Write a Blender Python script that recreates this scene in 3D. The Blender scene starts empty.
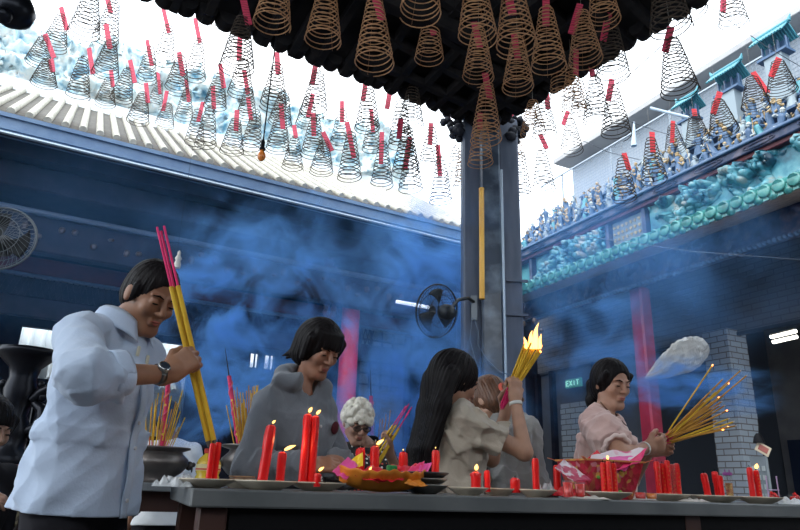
import bpy, math, random
import numpy as np
from mathutils import Vector, Matrix, noise as mnoise
random.seed(7)
SC = bpy.context.scene
COL = SC.collection
V3 = Vector
# ------------------------------------------------------------------ camera
F_PX = 650.0
PITCH = math.radians(18.75); ROLL = math.radians(1.86); CAMZ = 1.0
RC = (Matrix.Rotation(math.pi/2+PITCH, 3, 'X') @ Matrix.Rotation(ROLL, 3, 'Z'))
cd = bpy.data.cameras.new('camera'); cam = bpy.data.objects.new('camera', cd); COL.objects.link(cam)
cam.location = (0, 0, CAMZ); cam.rotation_euler = RC.to_euler()
cd.sensor_width = 36; cd.lens = F_PX*36/800; cd.clip_end = 300
SC.camera = cam
CO = V3((0, 0, CAMZ)); RCT = RC.transposed()
def ray(px, py): return RC @ V3(((px-400)/F_PX, (265-py)/F_PX, -1))
def at(px, py, Y):
    d = ray(px, py); return CO + d*(Y/d.y)
def atz(px, py, z):
    d = ray(px, py); return CO + d*((z-CAMZ)/d.z)
def proj(p):
    q = RCT @ (V3(p)-CO); return (400+F_PX*q.x/-q.z, 265-F_PX*q.y/-q.z)
def atplane(px, py, o, n):
    d = ray(px, py); return CO + d*((o-CO).dot(n)/d.dot(n))
A = math.radians(26.3)
D1 = V3((-math.sin(A), math.cos(A), 0)); D2 = V3((math.cos(A), math.sin(A), 0)); UP = V3((0, 0, 1))

# ------------------------------------------------------------------ materials
MATS = {}
def nd(nt, t, **kw):
    n = nt.nodes.new(t)
    for k, v in kw.items():
        if k.startswith('i_'):
            n.inputs[k[2:].replace('_', ' ')].default_value = v
        else: setattr(n, k, v)
    return n
def mat(name, col, rough=.6, metal=0, col2=None, nscale=8, bump=0, bscale=None, detail=4, emit=0, alpha=1, trans=0, ior=1.45,
        stretch=(1, 1, 1), contrast=(.35, .65), sheen=0, coat=0, sub=0, coord='Object'):
    if name in MATS: return MATS[name]
    m = bpy.data.materials.new(name); m.use_nodes = True; nt = m.node_tree
    b = nt.nodes['Principled BSDF']
    c4 = (*col, 1)
    b.inputs['Base Color'].default_value = c4
    b.inputs['Roughness'].default_value = rough; b.inputs['Metallic'].default_value = metal
    b.inputs['Alpha'].default_value = alpha; b.inputs['Transmission Weight'].default_value = trans; b.inputs['IOR'].default_value = ior
    b.inputs['Coat Weight'].default_value = coat
    if max(col) < .05 and metal == 0 and coat == 0: b.inputs['Specular IOR Level'].default_value = .12
    if sub: b.inputs['Subsurface Weight'].default_value = sub; b.inputs['Subsurface Radius'].default_value = (.02, .008, .004); b.inputs['Subsurface Scale'].default_value = .5
    if sheen: b.inputs['Sheen Weight'].default_value = sheen
    if emit:
        b.inputs['Emission Color'].default_value = c4; b.inputs['Emission Strength'].default_value = emit
    if col2 or bump:
        tc = nd(nt, 'ShaderNodeTexCoord'); mp = nd(nt, 'ShaderNodeMapping'); mp.inputs['Scale'].default_value = stretch
        nt.links.new(tc.outputs[coord], mp.inputs[0])
    if col2:
        n = nd(nt, 'ShaderNodeTexNoise', i_Scale=nscale, i_Detail=detail); nt.links.new(mp.outputs[0], n.inputs['Vector'])
        r = nd(nt, 'ShaderNodeValToRGB'); r.color_ramp.elements[0].position = contrast[0]; r.color_ramp.elements[1].position = contrast[1]
        r.color_ramp.elements[0].color = c4; r.color_ramp.elements[1].color = (*col2, 1)
        nt.links.new(n.outputs[0], r.inputs[0]); nt.links.new(r.outputs[0], b.inputs['Base Color'])
    if bump:
        n2 = nd(nt, 'ShaderNodeTexNoise', i_Scale=bscale or nscale, i_Detail=5); nt.links.new(mp.outputs[0], n2.inputs['Vector'])
        bp = nd(nt, 'ShaderNodeBump', i_Strength=bump, i_Distance=.01); nt.links.new(n2.outputs[0], bp.inputs['Height']); nt.links.new(bp.outputs[0], b.inputs['Normal'])
    MATS[name] = m
    return m
def brick_mat(name, c1, c2, mortar, bw, bh, axes, mort=.012, rough=.7):
    """bricks laid along the building axes: axes = (u vector, v vector) in world space"""
    m = bpy.data.materials.new(name); m.use_nodes = True; nt = m.node_tree; b = nt.nodes['Principled BSDF']
    g = nd(nt, 'ShaderNodeNewGeometry')
    du = nd(nt, 'ShaderNodeVectorMath', operation='DOT_PRODUCT'); du.inputs[1].default_value = axes[0]
    dv = nd(nt, 'ShaderNodeVectorMath', operation='DOT_PRODUCT'); dv.inputs[1].default_value = axes[1]
    nt.links.new(g.outputs['Position'], du.inputs[0]); nt.links.new(g.outputs['Position'], dv.inputs[0])
    cx = nd(nt, 'ShaderNodeCombineXYZ'); nt.links.new(du.outputs['Value'], cx.inputs[0]); nt.links.new(dv.outputs['Value'], cx.inputs[1])
    br = nd(nt, 'ShaderNodeTexBrick'); nt.links.new(cx.outputs[0], br.inputs['Vector'])
    br.inputs['Color1'].default_value = (*c1, 1); br.inputs['Color2'].default_value = (*c2, 1); br.inputs['Mortar'].default_value = (*mortar, 1)
    br.inputs['Scale'].default_value = 1; br.inputs['Mortar Size'].default_value = mort; br.inputs['Brick Width'].default_value = bw; br.inputs['Row Height'].default_value = bh
    nt.links.new(br.outputs[0], b.inputs['Base Color']); b.inputs['Roughness'].default_value = rough
    bp = nd(nt, 'ShaderNodeBump', i_Strength=.4, i_Distance=.01, invert=True); nt.links.new(br.outputs['Fac'], bp.inputs['Height']); nt.links.new(bp.outputs[0], b.inputs['Normal'])
    MATS[name] = m; return m
def ramp_mat(name, stops, scale, kind='noise', rough=.6, bump=.3, detail=5, metal=0, stretch=(1, 1, 1), coat=0):
    m = bpy.data.materials.new(name); m.use_nodes = True; nt = m.node_tree; b = nt.nodes['Principled BSDF']
    tc = nd(nt, 'ShaderNodeTexCoord'); mp = nd(nt, 'ShaderNodeMapping'); mp.inputs['Scale'].default_value = stretch
    nt.links.new(tc.outputs['Object'], mp.inputs[0])
    if kind == 'noise': n = nd(nt, 'ShaderNodeTexNoise', i_Scale=scale, i_Detail=detail); out = n.outputs[0]
    else: n = nd(nt, 'ShaderNodeTexVoronoi', i_Scale=scale); out = n.outputs['Color']
    nt.links.new(mp.outputs[0], n.inputs['Vector'])
    r = nd(nt, 'ShaderNodeValToRGB'); cr = r.color_ramp
    if kind == 'voronoi':
        sp = nd(nt, 'ShaderNodeSeparateColor'); nt.links.new(out, sp.inputs[0]); out = sp.outputs[0]; cr.interpolation = 'CONSTANT'
    while len(cr.elements) < len(stops): cr.elements.new(.5)
    for e, (p, c) in zip(cr.elements, stops): e.position = p; e.color = (*c, 1)
    nt.links.new(out, r.inputs[0]); nt.links.new(r.outputs[0], b.inputs['Base Color'])
    b.inputs['Roughness'].default_value = rough; b.inputs['Metallic'].default_value = metal; b.inputs['Coat Weight'].default_value = coat
    if bump:
        bp = nd(nt, 'ShaderNodeBump', i_Strength=bump, i_Distance=.02); nt.links.new(n.outputs[0], bp.inputs['Height']); nt.links.new(bp.outputs[0], b.inputs['Normal'])
    MATS[name] = m; return m

# ------------------------------------------------------------------ mesh builder
def frame(z):
    z = V3(z).normalized(); x = z.cross(UP)
    if x.length < 1e-4: x = V3((1, 0, 0))
    x.normalize(); y = z.cross(x).normalized(); return x, y, z
class MB:
    def __init__(s): s.v = []; s.f = []; s.m = []; s.sm = []; s.uv = None
    def add(s, vs, fs, mi=0, smooth=False):
        o = len(s.v); s.v += [tuple(v) for v in vs]; s.f += [tuple(i+o for i in f) for f in fs]; s.m += [mi]*len(fs); s.sm += [smooth]*len(fs)
    def box(s, c, half, ax=(V3((1, 0, 0)), V3((0, 1, 0)), V3((0, 0, 1))), mi=0, bev=0):
        c = V3(c); x, y, z = ax
        hx, hy, hz = half
        if bev <= 0:
            vs = [c+x*(sx*hx)+y*(sy*hy)+z*(sz*hz) for sz in (-1, 1) for sy in (-1, 1) for sx in (-1, 1)]
            s.add(vs, [(0, 2, 3, 1), (4, 5, 7, 6), (0, 1, 5, 4), (2, 6, 7, 3), (0, 4, 6, 2), (1, 3, 7, 5)], mi); return
        b = min(bev, hx*.9, hy*.9, hz*.9); vs = []; rings = []
        def ring(ix, iy, zz):
            o = [(-ix+b, -iy), (ix-b, -iy), (ix, -iy+b), (ix, iy-b), (ix-b, iy), (-ix+b, iy), (-ix, iy-b), (-ix, -iy+b)]
            return [c+x*a+y*d+z*zz for a, d in o]
        rr = [ring(hx-b*.7, hy-b*.7, -hz), ring(hx, hy, -hz+b), ring(hx, hy, hz-b), ring(hx-b*.7, hy-b*.7, hz)]
        for r in rr: vs += r
        fs = [tuple(range(7, -1, -1)), tuple(range(24, 32))]
        for k in range(3):
            for i in range(8): j = (i+1) % 8; fs.append((k*8+i, k*8+j, k*8+8+j, k*8+8+i))
        s.add(vs, fs, mi)
    def bar(s, a, b, w, h=None, mi=0, up=UP, bev=0):
        a = V3(a); b = V3(b); d = b-a; L = d.length; z = d/L; x = z.cross(V3(up))
        if x.length < 1e-4: x = z.cross(V3((1, 0, 0)))
        x.normalize(); y = x.cross(z)
        s.box((a+b)/2, (w/2, (h or w)/2, L/2), (x, y, z), mi, bev)
    def tube(s, pts, r, n=8, mi=0, caps=True, smooth=True, closed=False):
        pts = [V3(p) for p in pts]; N = len(pts)
        rs = r if hasattr(r, '__len__') else [r]*N
        t0 = (pts[1]-pts[0]).normalized(); x, y, _ = frame(t0); vs = []
        for i, p in enumerate(pts):
            t = (pts[min(i+1, N-1)]-pts[max(i-1, 0)])
            if closed: t = pts[(i+1) % N]-pts[i-1]
            t.normalize(); x = (x-t*x.dot(t)).normalized(); y = t.cross(x)
            for k in range(n):
                a = 2*math.pi*k/n; vs.append(p+(x*math.cos(a)+y*math.sin(a))*rs[i])
        fs = []
        for i in range(N if closed else N-1):
            i2 = (i+1) % N
            for k in range(n): j = (k+1) % n; fs.append((i*n+k, i*n+j, i2*n+j, i2*n+k))
        s.add(vs, fs, mi, smooth)
        if caps and not closed:
            s.add(vs[:n], [tuple(range(n-1, -1, -1))], mi); s.add(vs[-n:], [tuple(range(n))], mi)
    def lathe(s, c, prof, n=24, axis=UP, mi=0, smooth=True, wob=None, sx=1):
        c = V3(c); x, y, z = frame(axis); vs = []
        if abs(V3(axis).normalized().z) > .999: x, y, z = V3((1, 0, 0)), V3((0, 1, 0)), V3(axis).normalized()
        for r, h in prof:
            for k in range(n):
                a = 2*math.pi*k/n; q = r*(1+(wob(a, h) if wob else 0))
                vs.append(c+x*(q*math.cos(a)*sx)+y*(q*math.sin(a))+z*h)
        fs = [(i*n+k, i*n+(k+1) % n, (i+1)*n+(k+1) % n, (i+1)*n+k) for i in range(len(prof)-1) for k in range(n)]
        s.add(vs, fs, mi, smooth)
        if prof[0][0] > 1e-5: s.add(vs[:n], [tuple(range(n-1, -1, -1))], mi)
        if prof[-1][0] > 1e-5: s.add(vs[-n:], [tuple(range(n))], mi)
    def ball(s, c, r, n=12, mi=0, ax=None, axis=UP):
        rr = r if hasattr(r, '__len__') else (r, r, r); c = V3(c)
        x, y, z = ax or (V3((1, 0, 0)), V3((0, 1, 0)), UP); vs = []; m = max(4, n//2)
        for i in range(m+1):
            t = math.pi*i/m
            for k in range(n):
                a = 2*math.pi*k/n
                vs.append(c+x*(rr[0]*math.sin(t)*math.cos(a))+y*(rr[1]*math.sin(t)*math.sin(a))+z*(-rr[2]*math.cos(t)))
        s.add(vs, [(i*n+k, i*n+(k+1) % n, (i+1)*n+(k+1) % n, (i+1)*n+k) for i in range(m) for k in range(n)], mi, True)
    def grid(s, fn, nu, nv, mi=0, smooth=True, thick=0):
        vs = [V3(fn(i/nu, j/nv)) for j in range(nv+1) for i in range(nu+1)]
        fs = [(j*(nu+1)+i, j*(nu+1)+i+1, (j+1)*(nu+1)+i+1, (j+1)*(nu+1)+i) for j in range(nv) for i in range(nu)]
        if thick:
            ns = [V3((0, 0, 0)) for _ in vs]
            for f in fs:
                n = (vs[f[1]]-vs[f[0]]).cross(vs[f[3]]-vs[f[0]])
                for i in f: ns[i] = ns[i]+n
            N = len(vs); vs += [v-n.normalized()*thick for v, n in zip(vs, ns)]
            back = [tuple(i+N for i in reversed(f)) for f in fs]; W = nu+1
            rim = [j for j in range(W)]+[j*W+nu for j in range(1, nv+1)]+[nv*W+i for i in range(nu-1, -1, -1)]+[j*W for j in range(nv-1, 0, -1)]
            side = [(rim[(i+1) % len(rim)], rim[i], rim[i]+N, rim[(i+1) % len(rim)]+N) for i in range(len(rim))]
            fs = fs+back+side
        s.add(vs, fs, mi, smooth)
    def prism(s, poly, z0, z1, mi=0):
        n = len(poly); vs = [V3((p[0], p[1], z0)) for p in poly]+[V3((p[0], p[1], z1)) for p in poly]
        s.add(vs, [tuple(range(n-1, -1, -1)), tuple(range(n, 2*n))]+[(i, (i+1) % n, n+(i+1) % n, n+i) for i in range(n)], mi)
    def build(s, name, mats, parent=None, label=None, cat=None, group=None, kind=None, org=None):
        me = bpy.data.meshes.new(name)
        o = V3((0, 0, 0))
        if parent is None and s.v:
            a = np.array(s.v); o = V3((float(a[:, 0].mean()), float(a[:, 1].mean()), float(a[:, 2].min()))) if org is None else V3(org)
        elif parent is not None: o = PW[parent.name]
        me.from_pydata([V3(v)-o for v in s.v], [], s.f)
        ms = mats if isinstance(mats, (list, tuple)) else [mats]
        for m in ms: me.materials.append(m)
        me.polygons.foreach_set('material_index', s.m); me.polygons.foreach_set('use_smooth', s.sm); me.update()
        ob = bpy.data.objects.new(name, me); COL.objects.link(ob)
        if parent is not None: ob.parent = parent
        else: ob.location = o
        PW[ob.name] = o if parent is None else PW[parent.name]
        return tag(ob, label, cat, group, kind)
PW = {}
def tag(o, label=None, cat=None, group=None, kind=None):
    if label: o['label'] = label
    if cat: o['category'] = cat
    if group: o['group'] = group
    if kind: o['kind'] = kind
    return o
def empty(name, loc, label=None, cat=None, group=None):
    o = bpy.data.objects.new(name, None); COL.objects.link(o); o.location = loc; o.empty_display_size = .05
    PW[o.name] = V3(loc); return tag(o, label, cat, group)
def copy_tree(o, parent=None):
    c = o.copy(); COL.objects.link(c)
    if parent is not None: c.parent = parent
    PW[c.name] = V3(c.location) if parent is None else PW[parent.name]
    for ch in [x for x in KIDS.get(o.name, [])]: copy_tree(ch, c)
    return c
KIDS = {}
def reg(o, kids): KIDS[o.name] = kids

# ------------------------------------------------------------------ voxel sculpting (signed distance grid -> one closed mesh)
class Vox:
    def __init__(s, lo, hi, h):
        s.lo = np.array(lo, float); s.h = h; s.n = np.ceil((np.array(hi)-s.lo)/h).astype(int)+1
        s.F = np.full(tuple(s.n), 1., np.float32)
    def sub(s, lo, hi):
        a = np.clip(np.floor((np.array(lo)-s.lo)/s.h).astype(int), 0, s.n-1); b = np.clip(np.ceil((np.array(hi)-s.lo)/s.h).astype(int)+1, 1, s.n)
        b = np.maximum(b, a+1)
        sl = tuple(slice(int(x), int(y)) for x, y in zip(a, b))
        g = [(np.arange(a[i], b[i])*s.h+s.lo[i]).astype(np.float32) for i in range(3)]
        return sl, g[0][:, None, None], g[1][None, :, None], g[2][None, None, :]
    def _op(s, sl, d, k, op):
        F = s.F[sl]
        if op == 'u':
            h = np.clip(.5+.5*(F-d)/k, 0, 1); s.F[sl] = F*(1-h)+d*h-k*h*(1-h)
        else:
            h = np.clip(.5-.5*(F+d)/k, 0, 1); s.F[sl] = F*(1-h)+(-d)*h+k*h*(1-h)
    def cone(s, a, b, ra, rb=None, k=.015, op='u'):
        rb = ra if rb is None else rb; a = np.array(a, float); b = np.array(b, float); m = max(ra, rb)+k+.02
        sl, X, Y, Z = s.sub(np.minimum(a, b)-m, np.maximum(a, b)+m); ba = b-a; L = float(ba@ba)+1e-9
        t = np.clip(((X-a[0])*ba[0]+(Y-a[1])*ba[1]+(Z-a[2])*ba[2])/L, 0, 1)
        d = np.sqrt((X-a[0]-t*ba[0])**2+(Y-a[1]-t*ba[1])**2+(Z-a[2]-t*ba[2])**2)-(ra+(rb-ra)*t)
        s._op(sl, d.astype(np.float32), k, op); return s
    def chain(s, pts, rs, k=.015, op='u'):
        for i in range(len(pts)-1): s.cone(pts[i], pts[i+1], rs[i], rs[i+1], k, op)
        return s
    def ell(s, c, r, ax=None, k=.02, op='u'):
        c = np.array(c, float); R = np.array(ax, float) if ax is not None else np.eye(3); m = max(r)+k+.02
        ext = np.sqrt(((R.T*np.array(r))**2).sum(1))+k+.02
        sl, X, Y, Z = s.sub(c-ext, c+ext)
        q = [R[i, 0]*(X-c[0])+R[i, 1]*(Y-c[1])+R[i, 2]*(Z-c[2]) for i in range(3)]
        k0 = np.sqrt(sum((q[i]/r[i])**2 for i in range(3)))+1e-6; k1 = np.sqrt(sum((q[i]/r[i]**2)**2 for i in range(3)))+1e-6
        s._op(sl, (k0*(k0-1)/k1).astype(np.float32), k, op); return s
    def box(s, c, half, ax=None, rd=.01, k=.01, op='u'):
        c = np.array(c, float); R = np.array(ax, float) if ax is not None else np.eye(3); ext = np.abs(R.T)@np.array(half)+rd+k+.02
        sl, X, Y, Z = s.sub(c-ext, c+ext)
        q = [np.abs(R[i, 0]*(X-c[0])+R[i, 1]*(Y-c[1])+R[i, 2]*(Z-c[2]))-half[i]+rd for i in range(3)]
        d = np.sqrt(sum(np.maximum(x, 0)**2 for x in q))+np.minimum(np.maximum(np.maximum(q[0], q[1]), q[2]), 0)-rd
        s._op(sl, d.astype(np.float32), k, op); return s
    def cut(s, p, n, k=.004):
        """remove everything on the n side of the plane through p"""
        sl, X, Y, Z = s.sub(s.lo, s.lo+s.n*s.h); n = np.array(n, float); n /= np.linalg.norm(n)
        d = (X-p[0])*n[0]+(Y-p[1])*n[1]+(Z-p[2])*n[2]; s.F = np.maximum(s.F, d.astype(np.float32)); return s
    def disp(s, fn):
        sl, X, Y, Z = s.sub(s.lo, s.lo+s.n*s.h); m = np.abs(s.F) < .06
        I = np.nonzero(m); x = X[I[0], 0, 0]; y = Y[0, I[1], 0]; z = Z[0, 0, I[2]]
        s.F[I] += fn(x, y, z).astype(np.float32); return s
    def mesh(s):
        F = s.F.copy(); F[0] = F[-1] = 1; F[:, 0] = F[:, -1] = 1; F[:, :, 0] = F[:, :, -1] = 1
        I = F < 0; n = F.shape
        c = np.zeros((n[0]-1, n[1]-1, n[2]-1), np.uint8)
        for dx in (0, 1):
            for dy in (0, 1):
                for dz in (0, 1): c += I[dx:n[0]-1+dx, dy:n[1]-1+dy, dz:n[2]-1+dz]
        act = np.argwhere((c > 0) & (c < 8)); idx = np.full(c.shape, -1, np.int32); idx[tuple(act.T)] = np.arange(len(act))
        S = np.zeros((len(act), 3)); C = np.zeros(len(act))
        corners = [(a, b, d) for a in (0, 1) for b in (0, 1) for d in (0, 1)]
        for p in corners:
            for ax in range(3):
                if p[ax]: continue
                q = list(p); q[ax] = 1
                fa = F[tuple((act+p).T)]; fb = F[tuple((act+q).T)]; x = (fa < 0) != (fb < 0)
                t = np.where(x, fa/np.where(x, fa-fb, 1), 0); w = x.astype(float)
                S += (np.array(p, float)[None, :])*w[:, None]; S[:, ax] += t*w; C += w
        vs = (act+S/C[:, None])*s.h+s.lo
        fs = []
        for ax in range(3):
            u, v = (ax+1) % 3, (ax+2) % 3
            a = [slice(None)]*3; b = [slice(None)]*3; a[ax] = slice(0, -1); b[ax] = slice(1, None)
            ch = I[tuple(a)] != I[tuple(b)]; E = np.argwhere(ch)
            E = E[(E[:, u] > 0) & (E[:, v] > 0)]
            neg = I[tuple(E.T)]
            du = np.zeros(3, int); du[u] = 1; dv = np.zeros(3, int); dv[v] = 1
            q = np.stack([idx[tuple((E-du-dv).T)], idx[tuple((E-dv).T)], idx[tuple(E.T)], idx[tuple((E-du).T)]], 1)
            q[~neg] = q[~neg][:, ::-1]; fs.append(q)
        return vs, np.concatenate(fs)
    def build(s, name, m, parent=None, label=None, cat=None, group=None):
        vs, fs = s.mesh()
        o = PW[parent.name] if parent is not None else V3((vs[:, 0].mean(), vs[:, 1].mean(), vs[:, 2].min()))
        me = bpy.data.meshes.new(name); vs = vs-np.array(o)
        me.vertices.add(len(vs)); me.vertices.foreach_set('co', vs.astype(np.float32).ravel())
        me.loops.add(len(fs)*4); me.loops.foreach_set('vertex_index', fs.astype(np.int32).ravel())
        me.polygons.add(len(fs)); me.polygons.foreach_set('loop_start', np.arange(0, len(fs)*4, 4, dtype=np.int32))
        me.polygons.foreach_set('use_smooth', np.ones(len(fs), bool)); me.update(calc_edges=True); me.validate()
        me.materials.append(m)
        ob = bpy.data.objects.new(name, me); COL.objects.link(ob)
        if parent is not None: ob.parent = parent
        else: ob.location = o
        PW[ob.name] = o
        return tag(ob, label, cat, group)
# ------------------------------------------------------------------ world and light
w = bpy.data.worlds.new('sky'); SC.world = w; w.use_nodes = True; wn = w.node_tree; bg = wn.nodes['Background']
tc = nd(wn, 'ShaderNodeTexCoord'); nz = nd(wn, 'ShaderNodeTexNoise', i_Scale=2.2, i_Detail=5); wn.links.new(tc.outputs['Generated'], nz.inputs['Vector'])
rp = nd(wn, 'ShaderNodeValToRGB'); rp.color_ramp.elements[0].position = .3; rp.color_ramp.elements[1].position = .7
rp.color_ramp.elements[0].color = (.74, .87, 1, 1); rp.color_ramp.elements[1].color = (.95, .98, 1, 1)
wn.links.new(nz.outputs[0], rp.inputs[0]); wn.links.new(rp.outputs[0], bg.inputs[0]); bg.inputs[1].default_value = 2.4
sd = bpy.data.lights.new('hazy_sun', 'SUN'); sd.energy = 1.2; sd.angle = math.radians(40); sd.color = (1, .97, .92)
so = bpy.data.objects.new('hazy_sun', sd); COL.objects.link(so); so.rotation_euler = (math.radians(35), math.radians(-28), 0); so.location = (-3, 4, 12)
SC.view_settings.view_transform = 'Standard'; SC.view_settings.look = 'None'; SC.view_settings.exposure = 0.55; SC.view_settings.gamma = 1
SC.view_settings.use_curve_mapping = False
SC.cycles.use_denoising = True; SC.cycles.max_bounces = 6; SC.cycles.diffuse_bounces = 3; SC.cycles.glossy_bounces = 2; SC.cycles.transparent_max_bounces = 12
SC.cycles.volume_bounces = 2; SC.cycles.sample_clamp_indirect = 6

# ------------------------------------------------------------------ frames of the two courtyard buildings
RO = V3((4.214, 8.466, 4.6))
def Rw(s, i, z): p = RO+D1*s+D2*i; return V3((p.x, p.y, z))
def Rp(px, py, i): return atplane(px, py, RO+D2*i, D2)
def Rz(px, py, i): return Rp(px, py, i).z
def Rs(px, py, i): return (Rp(px, py, i)-RO).dot(D1)
LO = V3((-4.563, 6.531, 4.6)); E2 = V3((5.564, 3.088, 0)).normalized(); EN = V3((-E2.y, E2.x, 0))
def Lw(s, i, z): p = LO+E2*s+EN*i; return V3((p.x, p.y, z))
def Lp(px, py, i): return atplane(px, py, LO+EN*i, EN)
def Lz(px, py, i): return Lp(px, py, i).z
def Ls(px, py, i): return (Lp(px, py, i)-LO).dot(E2)
RAX = (D1, D2, UP); LAX = (E2, EN, UP)
def rbox(mb, s0, s1, i0, i1, z0, z1, mi=0, bev=0): mb.box((Rw((s0+s1)/2, (i0+i1)/2, (z0+z1)/2)), (abs(s1-s0)/2, abs(i1-i0)/2, abs(z1-z0)/2), RAX, mi, bev)
def lbox(mb, s0, s1, i0, i1, z0, z1, mi=0, bev=0): mb.box((Lw((s0+s1)/2, (i0+i1)/2, (z0+z1)/2)), (abs(s1-s0)/2, abs(i1-i0)/2, abs(z1-z0)/2), LAX, mi, bev)

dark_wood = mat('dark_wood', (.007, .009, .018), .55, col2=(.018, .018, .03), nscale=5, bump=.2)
red_wood = mat('red_wood', (.10, .012, .018), .5, col2=(.05, .008, .02), nscale=3, bump=.1)
red_lac = mat('red_lacquer', (.60, .03, .10), .4, col2=(.45, .02, .08), nscale=4)
steel_blue = mat('painted_gutter', (.07, .13, .24), .45, col2=(.10, .17, .28), nscale=6)
white_line = mat('pale_edging', (.45, .55, .65), .5)
black_soffit = mat('black_timber', (.010, .010, .012), .8, col2=(.02, .018, .018), nscale=6, bump=.3)  # near-black timber, slightly mottled
tile_pan = mat('roof_tile_grey', (.15, .14, .12), .8, col2=(.10, .09, .08), nscale=14, bump=.4)
tile_rib = mat('roof_tile_cream', (.50, .48, .41), .7, col2=(.36, .34, .29), nscale=9, bump=.3)
teal_tile = ramp_mat('green_glazed_tile', [(.3, (.02, .12, .11)), (.55, (.06, .26, .24)), (.75, (.14, .36, .33))], 6, rough=.3, coat=.3)
relief_teal = ramp_mat('relief_glaze', [(.30, (.01, .05, .09)), (.42, (.04, .20, .27)), (.52, (.12, .34, .40)), (.62, (.30, .33, .31)), (.75, (.40, .46, .48))], 3.2, rough=.4, bump=.5, detail=8)
relief_blue = ramp_mat('carved_blue', [(.3, (.008, .015, .04)), (.5, (.03, .05, .11)), (.62, (.10, .09, .13)), (.8, (.14, .18, .28))], 5, rough=.5, bump=.6, detail=8)
ridge_mat = ramp_mat('ridge_ceramic', [(.3, (.10, .30, .45)), (.45, (.55, .70, .75)), (.6, (.75, .78, .76)), (.75, (.35, .55, .70))], 4.5, rough=.5, bump=.5, detail=8)
concrete = mat('concrete', (.42, .42, .42), .85, col2=(.34, .34, .35), nscale=2, bump=.2)
soffit_brown = mat('soffit_planks', (.48, .40, .33), .7, col2=(.32, .27, .23), nscale=9, stretch=(1, 1, 4))
floor_m = mat('stone_floor', (.16, .15, .15), .7, col2=(.10, .10, .10), nscale=3, bump=.2)
brick_dark = brick_mat('grey_brick', (.13, .135, .155), (.11, .115, .135), (.075, .08, .095), .34, .105, (D1, UP), .012)
brick_pale_a = brick_mat('pale_brick_side', (.28, .33, .38), (.24, .28, .33), (.08, .08, .09), .34, .125, (D1, UP), .011)
brick_pale_b = brick_mat('pale_brick_front', (.36, .42, .48), (.30, .35, .41), (.06, .05, .05), .34, .125, (D2, UP), .011)
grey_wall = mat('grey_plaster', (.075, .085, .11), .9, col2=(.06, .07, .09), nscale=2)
bright_wall = mat('pale_plaster', (.75, .8, .82), .8, col2=(.66, .72, .75), nscale=3)  # pale plaster with slight mottling
black_m = mat('black_paint', (.008, .008, .01), .5)

# floor
mb = MB(); mb.box((2, 10, -.05), (22, 22, .05)); mb.build('floor', floor_m, kind='structure')

# unseen dark walls behind the viewer, added to cut the light from there
mb = MB(); mb.box((1, -3.2, 1.85), (7.5, .1, 1.85)); mb.build('wall_light_block_front', dark_wood, kind='structure')
mb = MB(); mb.box((6.2, -.6, 3), (.1, 2.6, 3)); mb.build('wall_light_block_side', dark_wood, kind='structure')
# ------------------------------------------------------------------ pavilion roof we stand under
EZ, ES = 5.0, .42
KC = atz(490, 126, EZ); LD = (atz(160, 0, EZ)-KC).normalized(); RD = (atz(700, 0, EZ)-KC).normalized()
def rin(p):
    """distance inside the eaves"""
    nl = V3((-LD.y, LD.x, 0)); nr = V3((RD.y, -RD.x, 0)); q = V3(p)-KC
    return min(abs(q.dot(nl)), abs(q.dot(nr)))
mb = MB(); NA, NB = 30, 30
Lm, Rm = 9.5, 9.0
def soff(u, v, dz=0):
    p = KC+LD*(Lm*u)+RD*(Rm*v); t = min(rin(p), 1.7); return V3((p.x, p.y, EZ+ES*t+dz))
mb.grid(lambda u, v: soff(u, v), NA, NB, smooth=False)
mb.grid(lambda u, v: soff(v, u, .16), NB, NA, smooth=False)
# rafters under the soffit
for D, L, O in ((LD, Lm, RD), (RD, Rm, LD)):
    k = .25
    while k < L:
        a = KC+D*k; b = a+O*1.7*1.1
        za = EZ+ES*min(rin(a), 1.7)-.05; zb = EZ+ES*min(rin(b), 1.7)-.05
        mb.bar(V3((a.x, a.y, za)), V3((b.x, b.y, zb)), .07, .09); k += .28
mb.build('ceiling', black_soffit, kind='structure')
mb = MB()
# scalloped tile lip along both eaves
for D, L in ((LD, Lm), (RD, Rm)):
    k = 0
    O = RD if D is LD else LD
    while k < L:
        c = KC+D*(k+.09); nrm = V3((-D.y, D.x, 0))
        if nrm.dot(O) > 0: nrm = -nrm
        mb.lathe(c-nrm*.12+UP*.02, [(.085, 0), (.09, .1), (.09, .14), (.0001, .15)], 12, axis=nrm)
        k += .18
    mb.bar(KC+UP*.09, KC+D*L+UP*.09, .05, .14)
mb.build('trim_1', black_soffit, kind='structure')
# purlins (dark beams under the roof)
mb = MB()
for D, O, L in ((LD, RD, Lm), (RD, LD, Rm)):
    a = KC+O*.95+D*.5; b = KC+O*.95+D*(L-1)
    zz = EZ+ES*min(rin(a+D), 1.7)-.2
    mb.bar(V3((a.x, a.y, zz)), V3((b.x, b.y, zz)), .16, .22, bev=.02)
mb.build('trim_2', black_soffit, kind='structure')
# carved bracket at the roof corner
mb = MB(); random.seed(3); cc = at(478, 105, 6.5)
for k in range(26):
    mb.ball(cc+V3((random.uniform(-.25, .3), random.uniform(-.2, .2), random.uniform(-.35, .45))), (random.uniform(.04, .1), .05, random.uniform(.04, .1)), 8)
for (bx_, by_) in ((452, 112), (516, 128), (458, 124)):
    c2 = at(bx_, by_, 6.6)
    for k in range(22): mb.ball(c2+V3((random.uniform(-.1, .1), random.uniform(-.1, .1), random.uniform(-.18, .22))), (random.uniform(.03, .07), .04, random.uniform(.03, .07)), 8)
mb.tube([cc+V3((0, 0, -.4)), cc+V3((.02, 0, .1)), cc+V3((-.05, 0, .6))], [.03, .12, .16], 10)
mb.build('trim_3', mat('carved_black', (.02, .022, .03), .5, bump=.4, nscale=20), kind='structure')  # near-black carving

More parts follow.
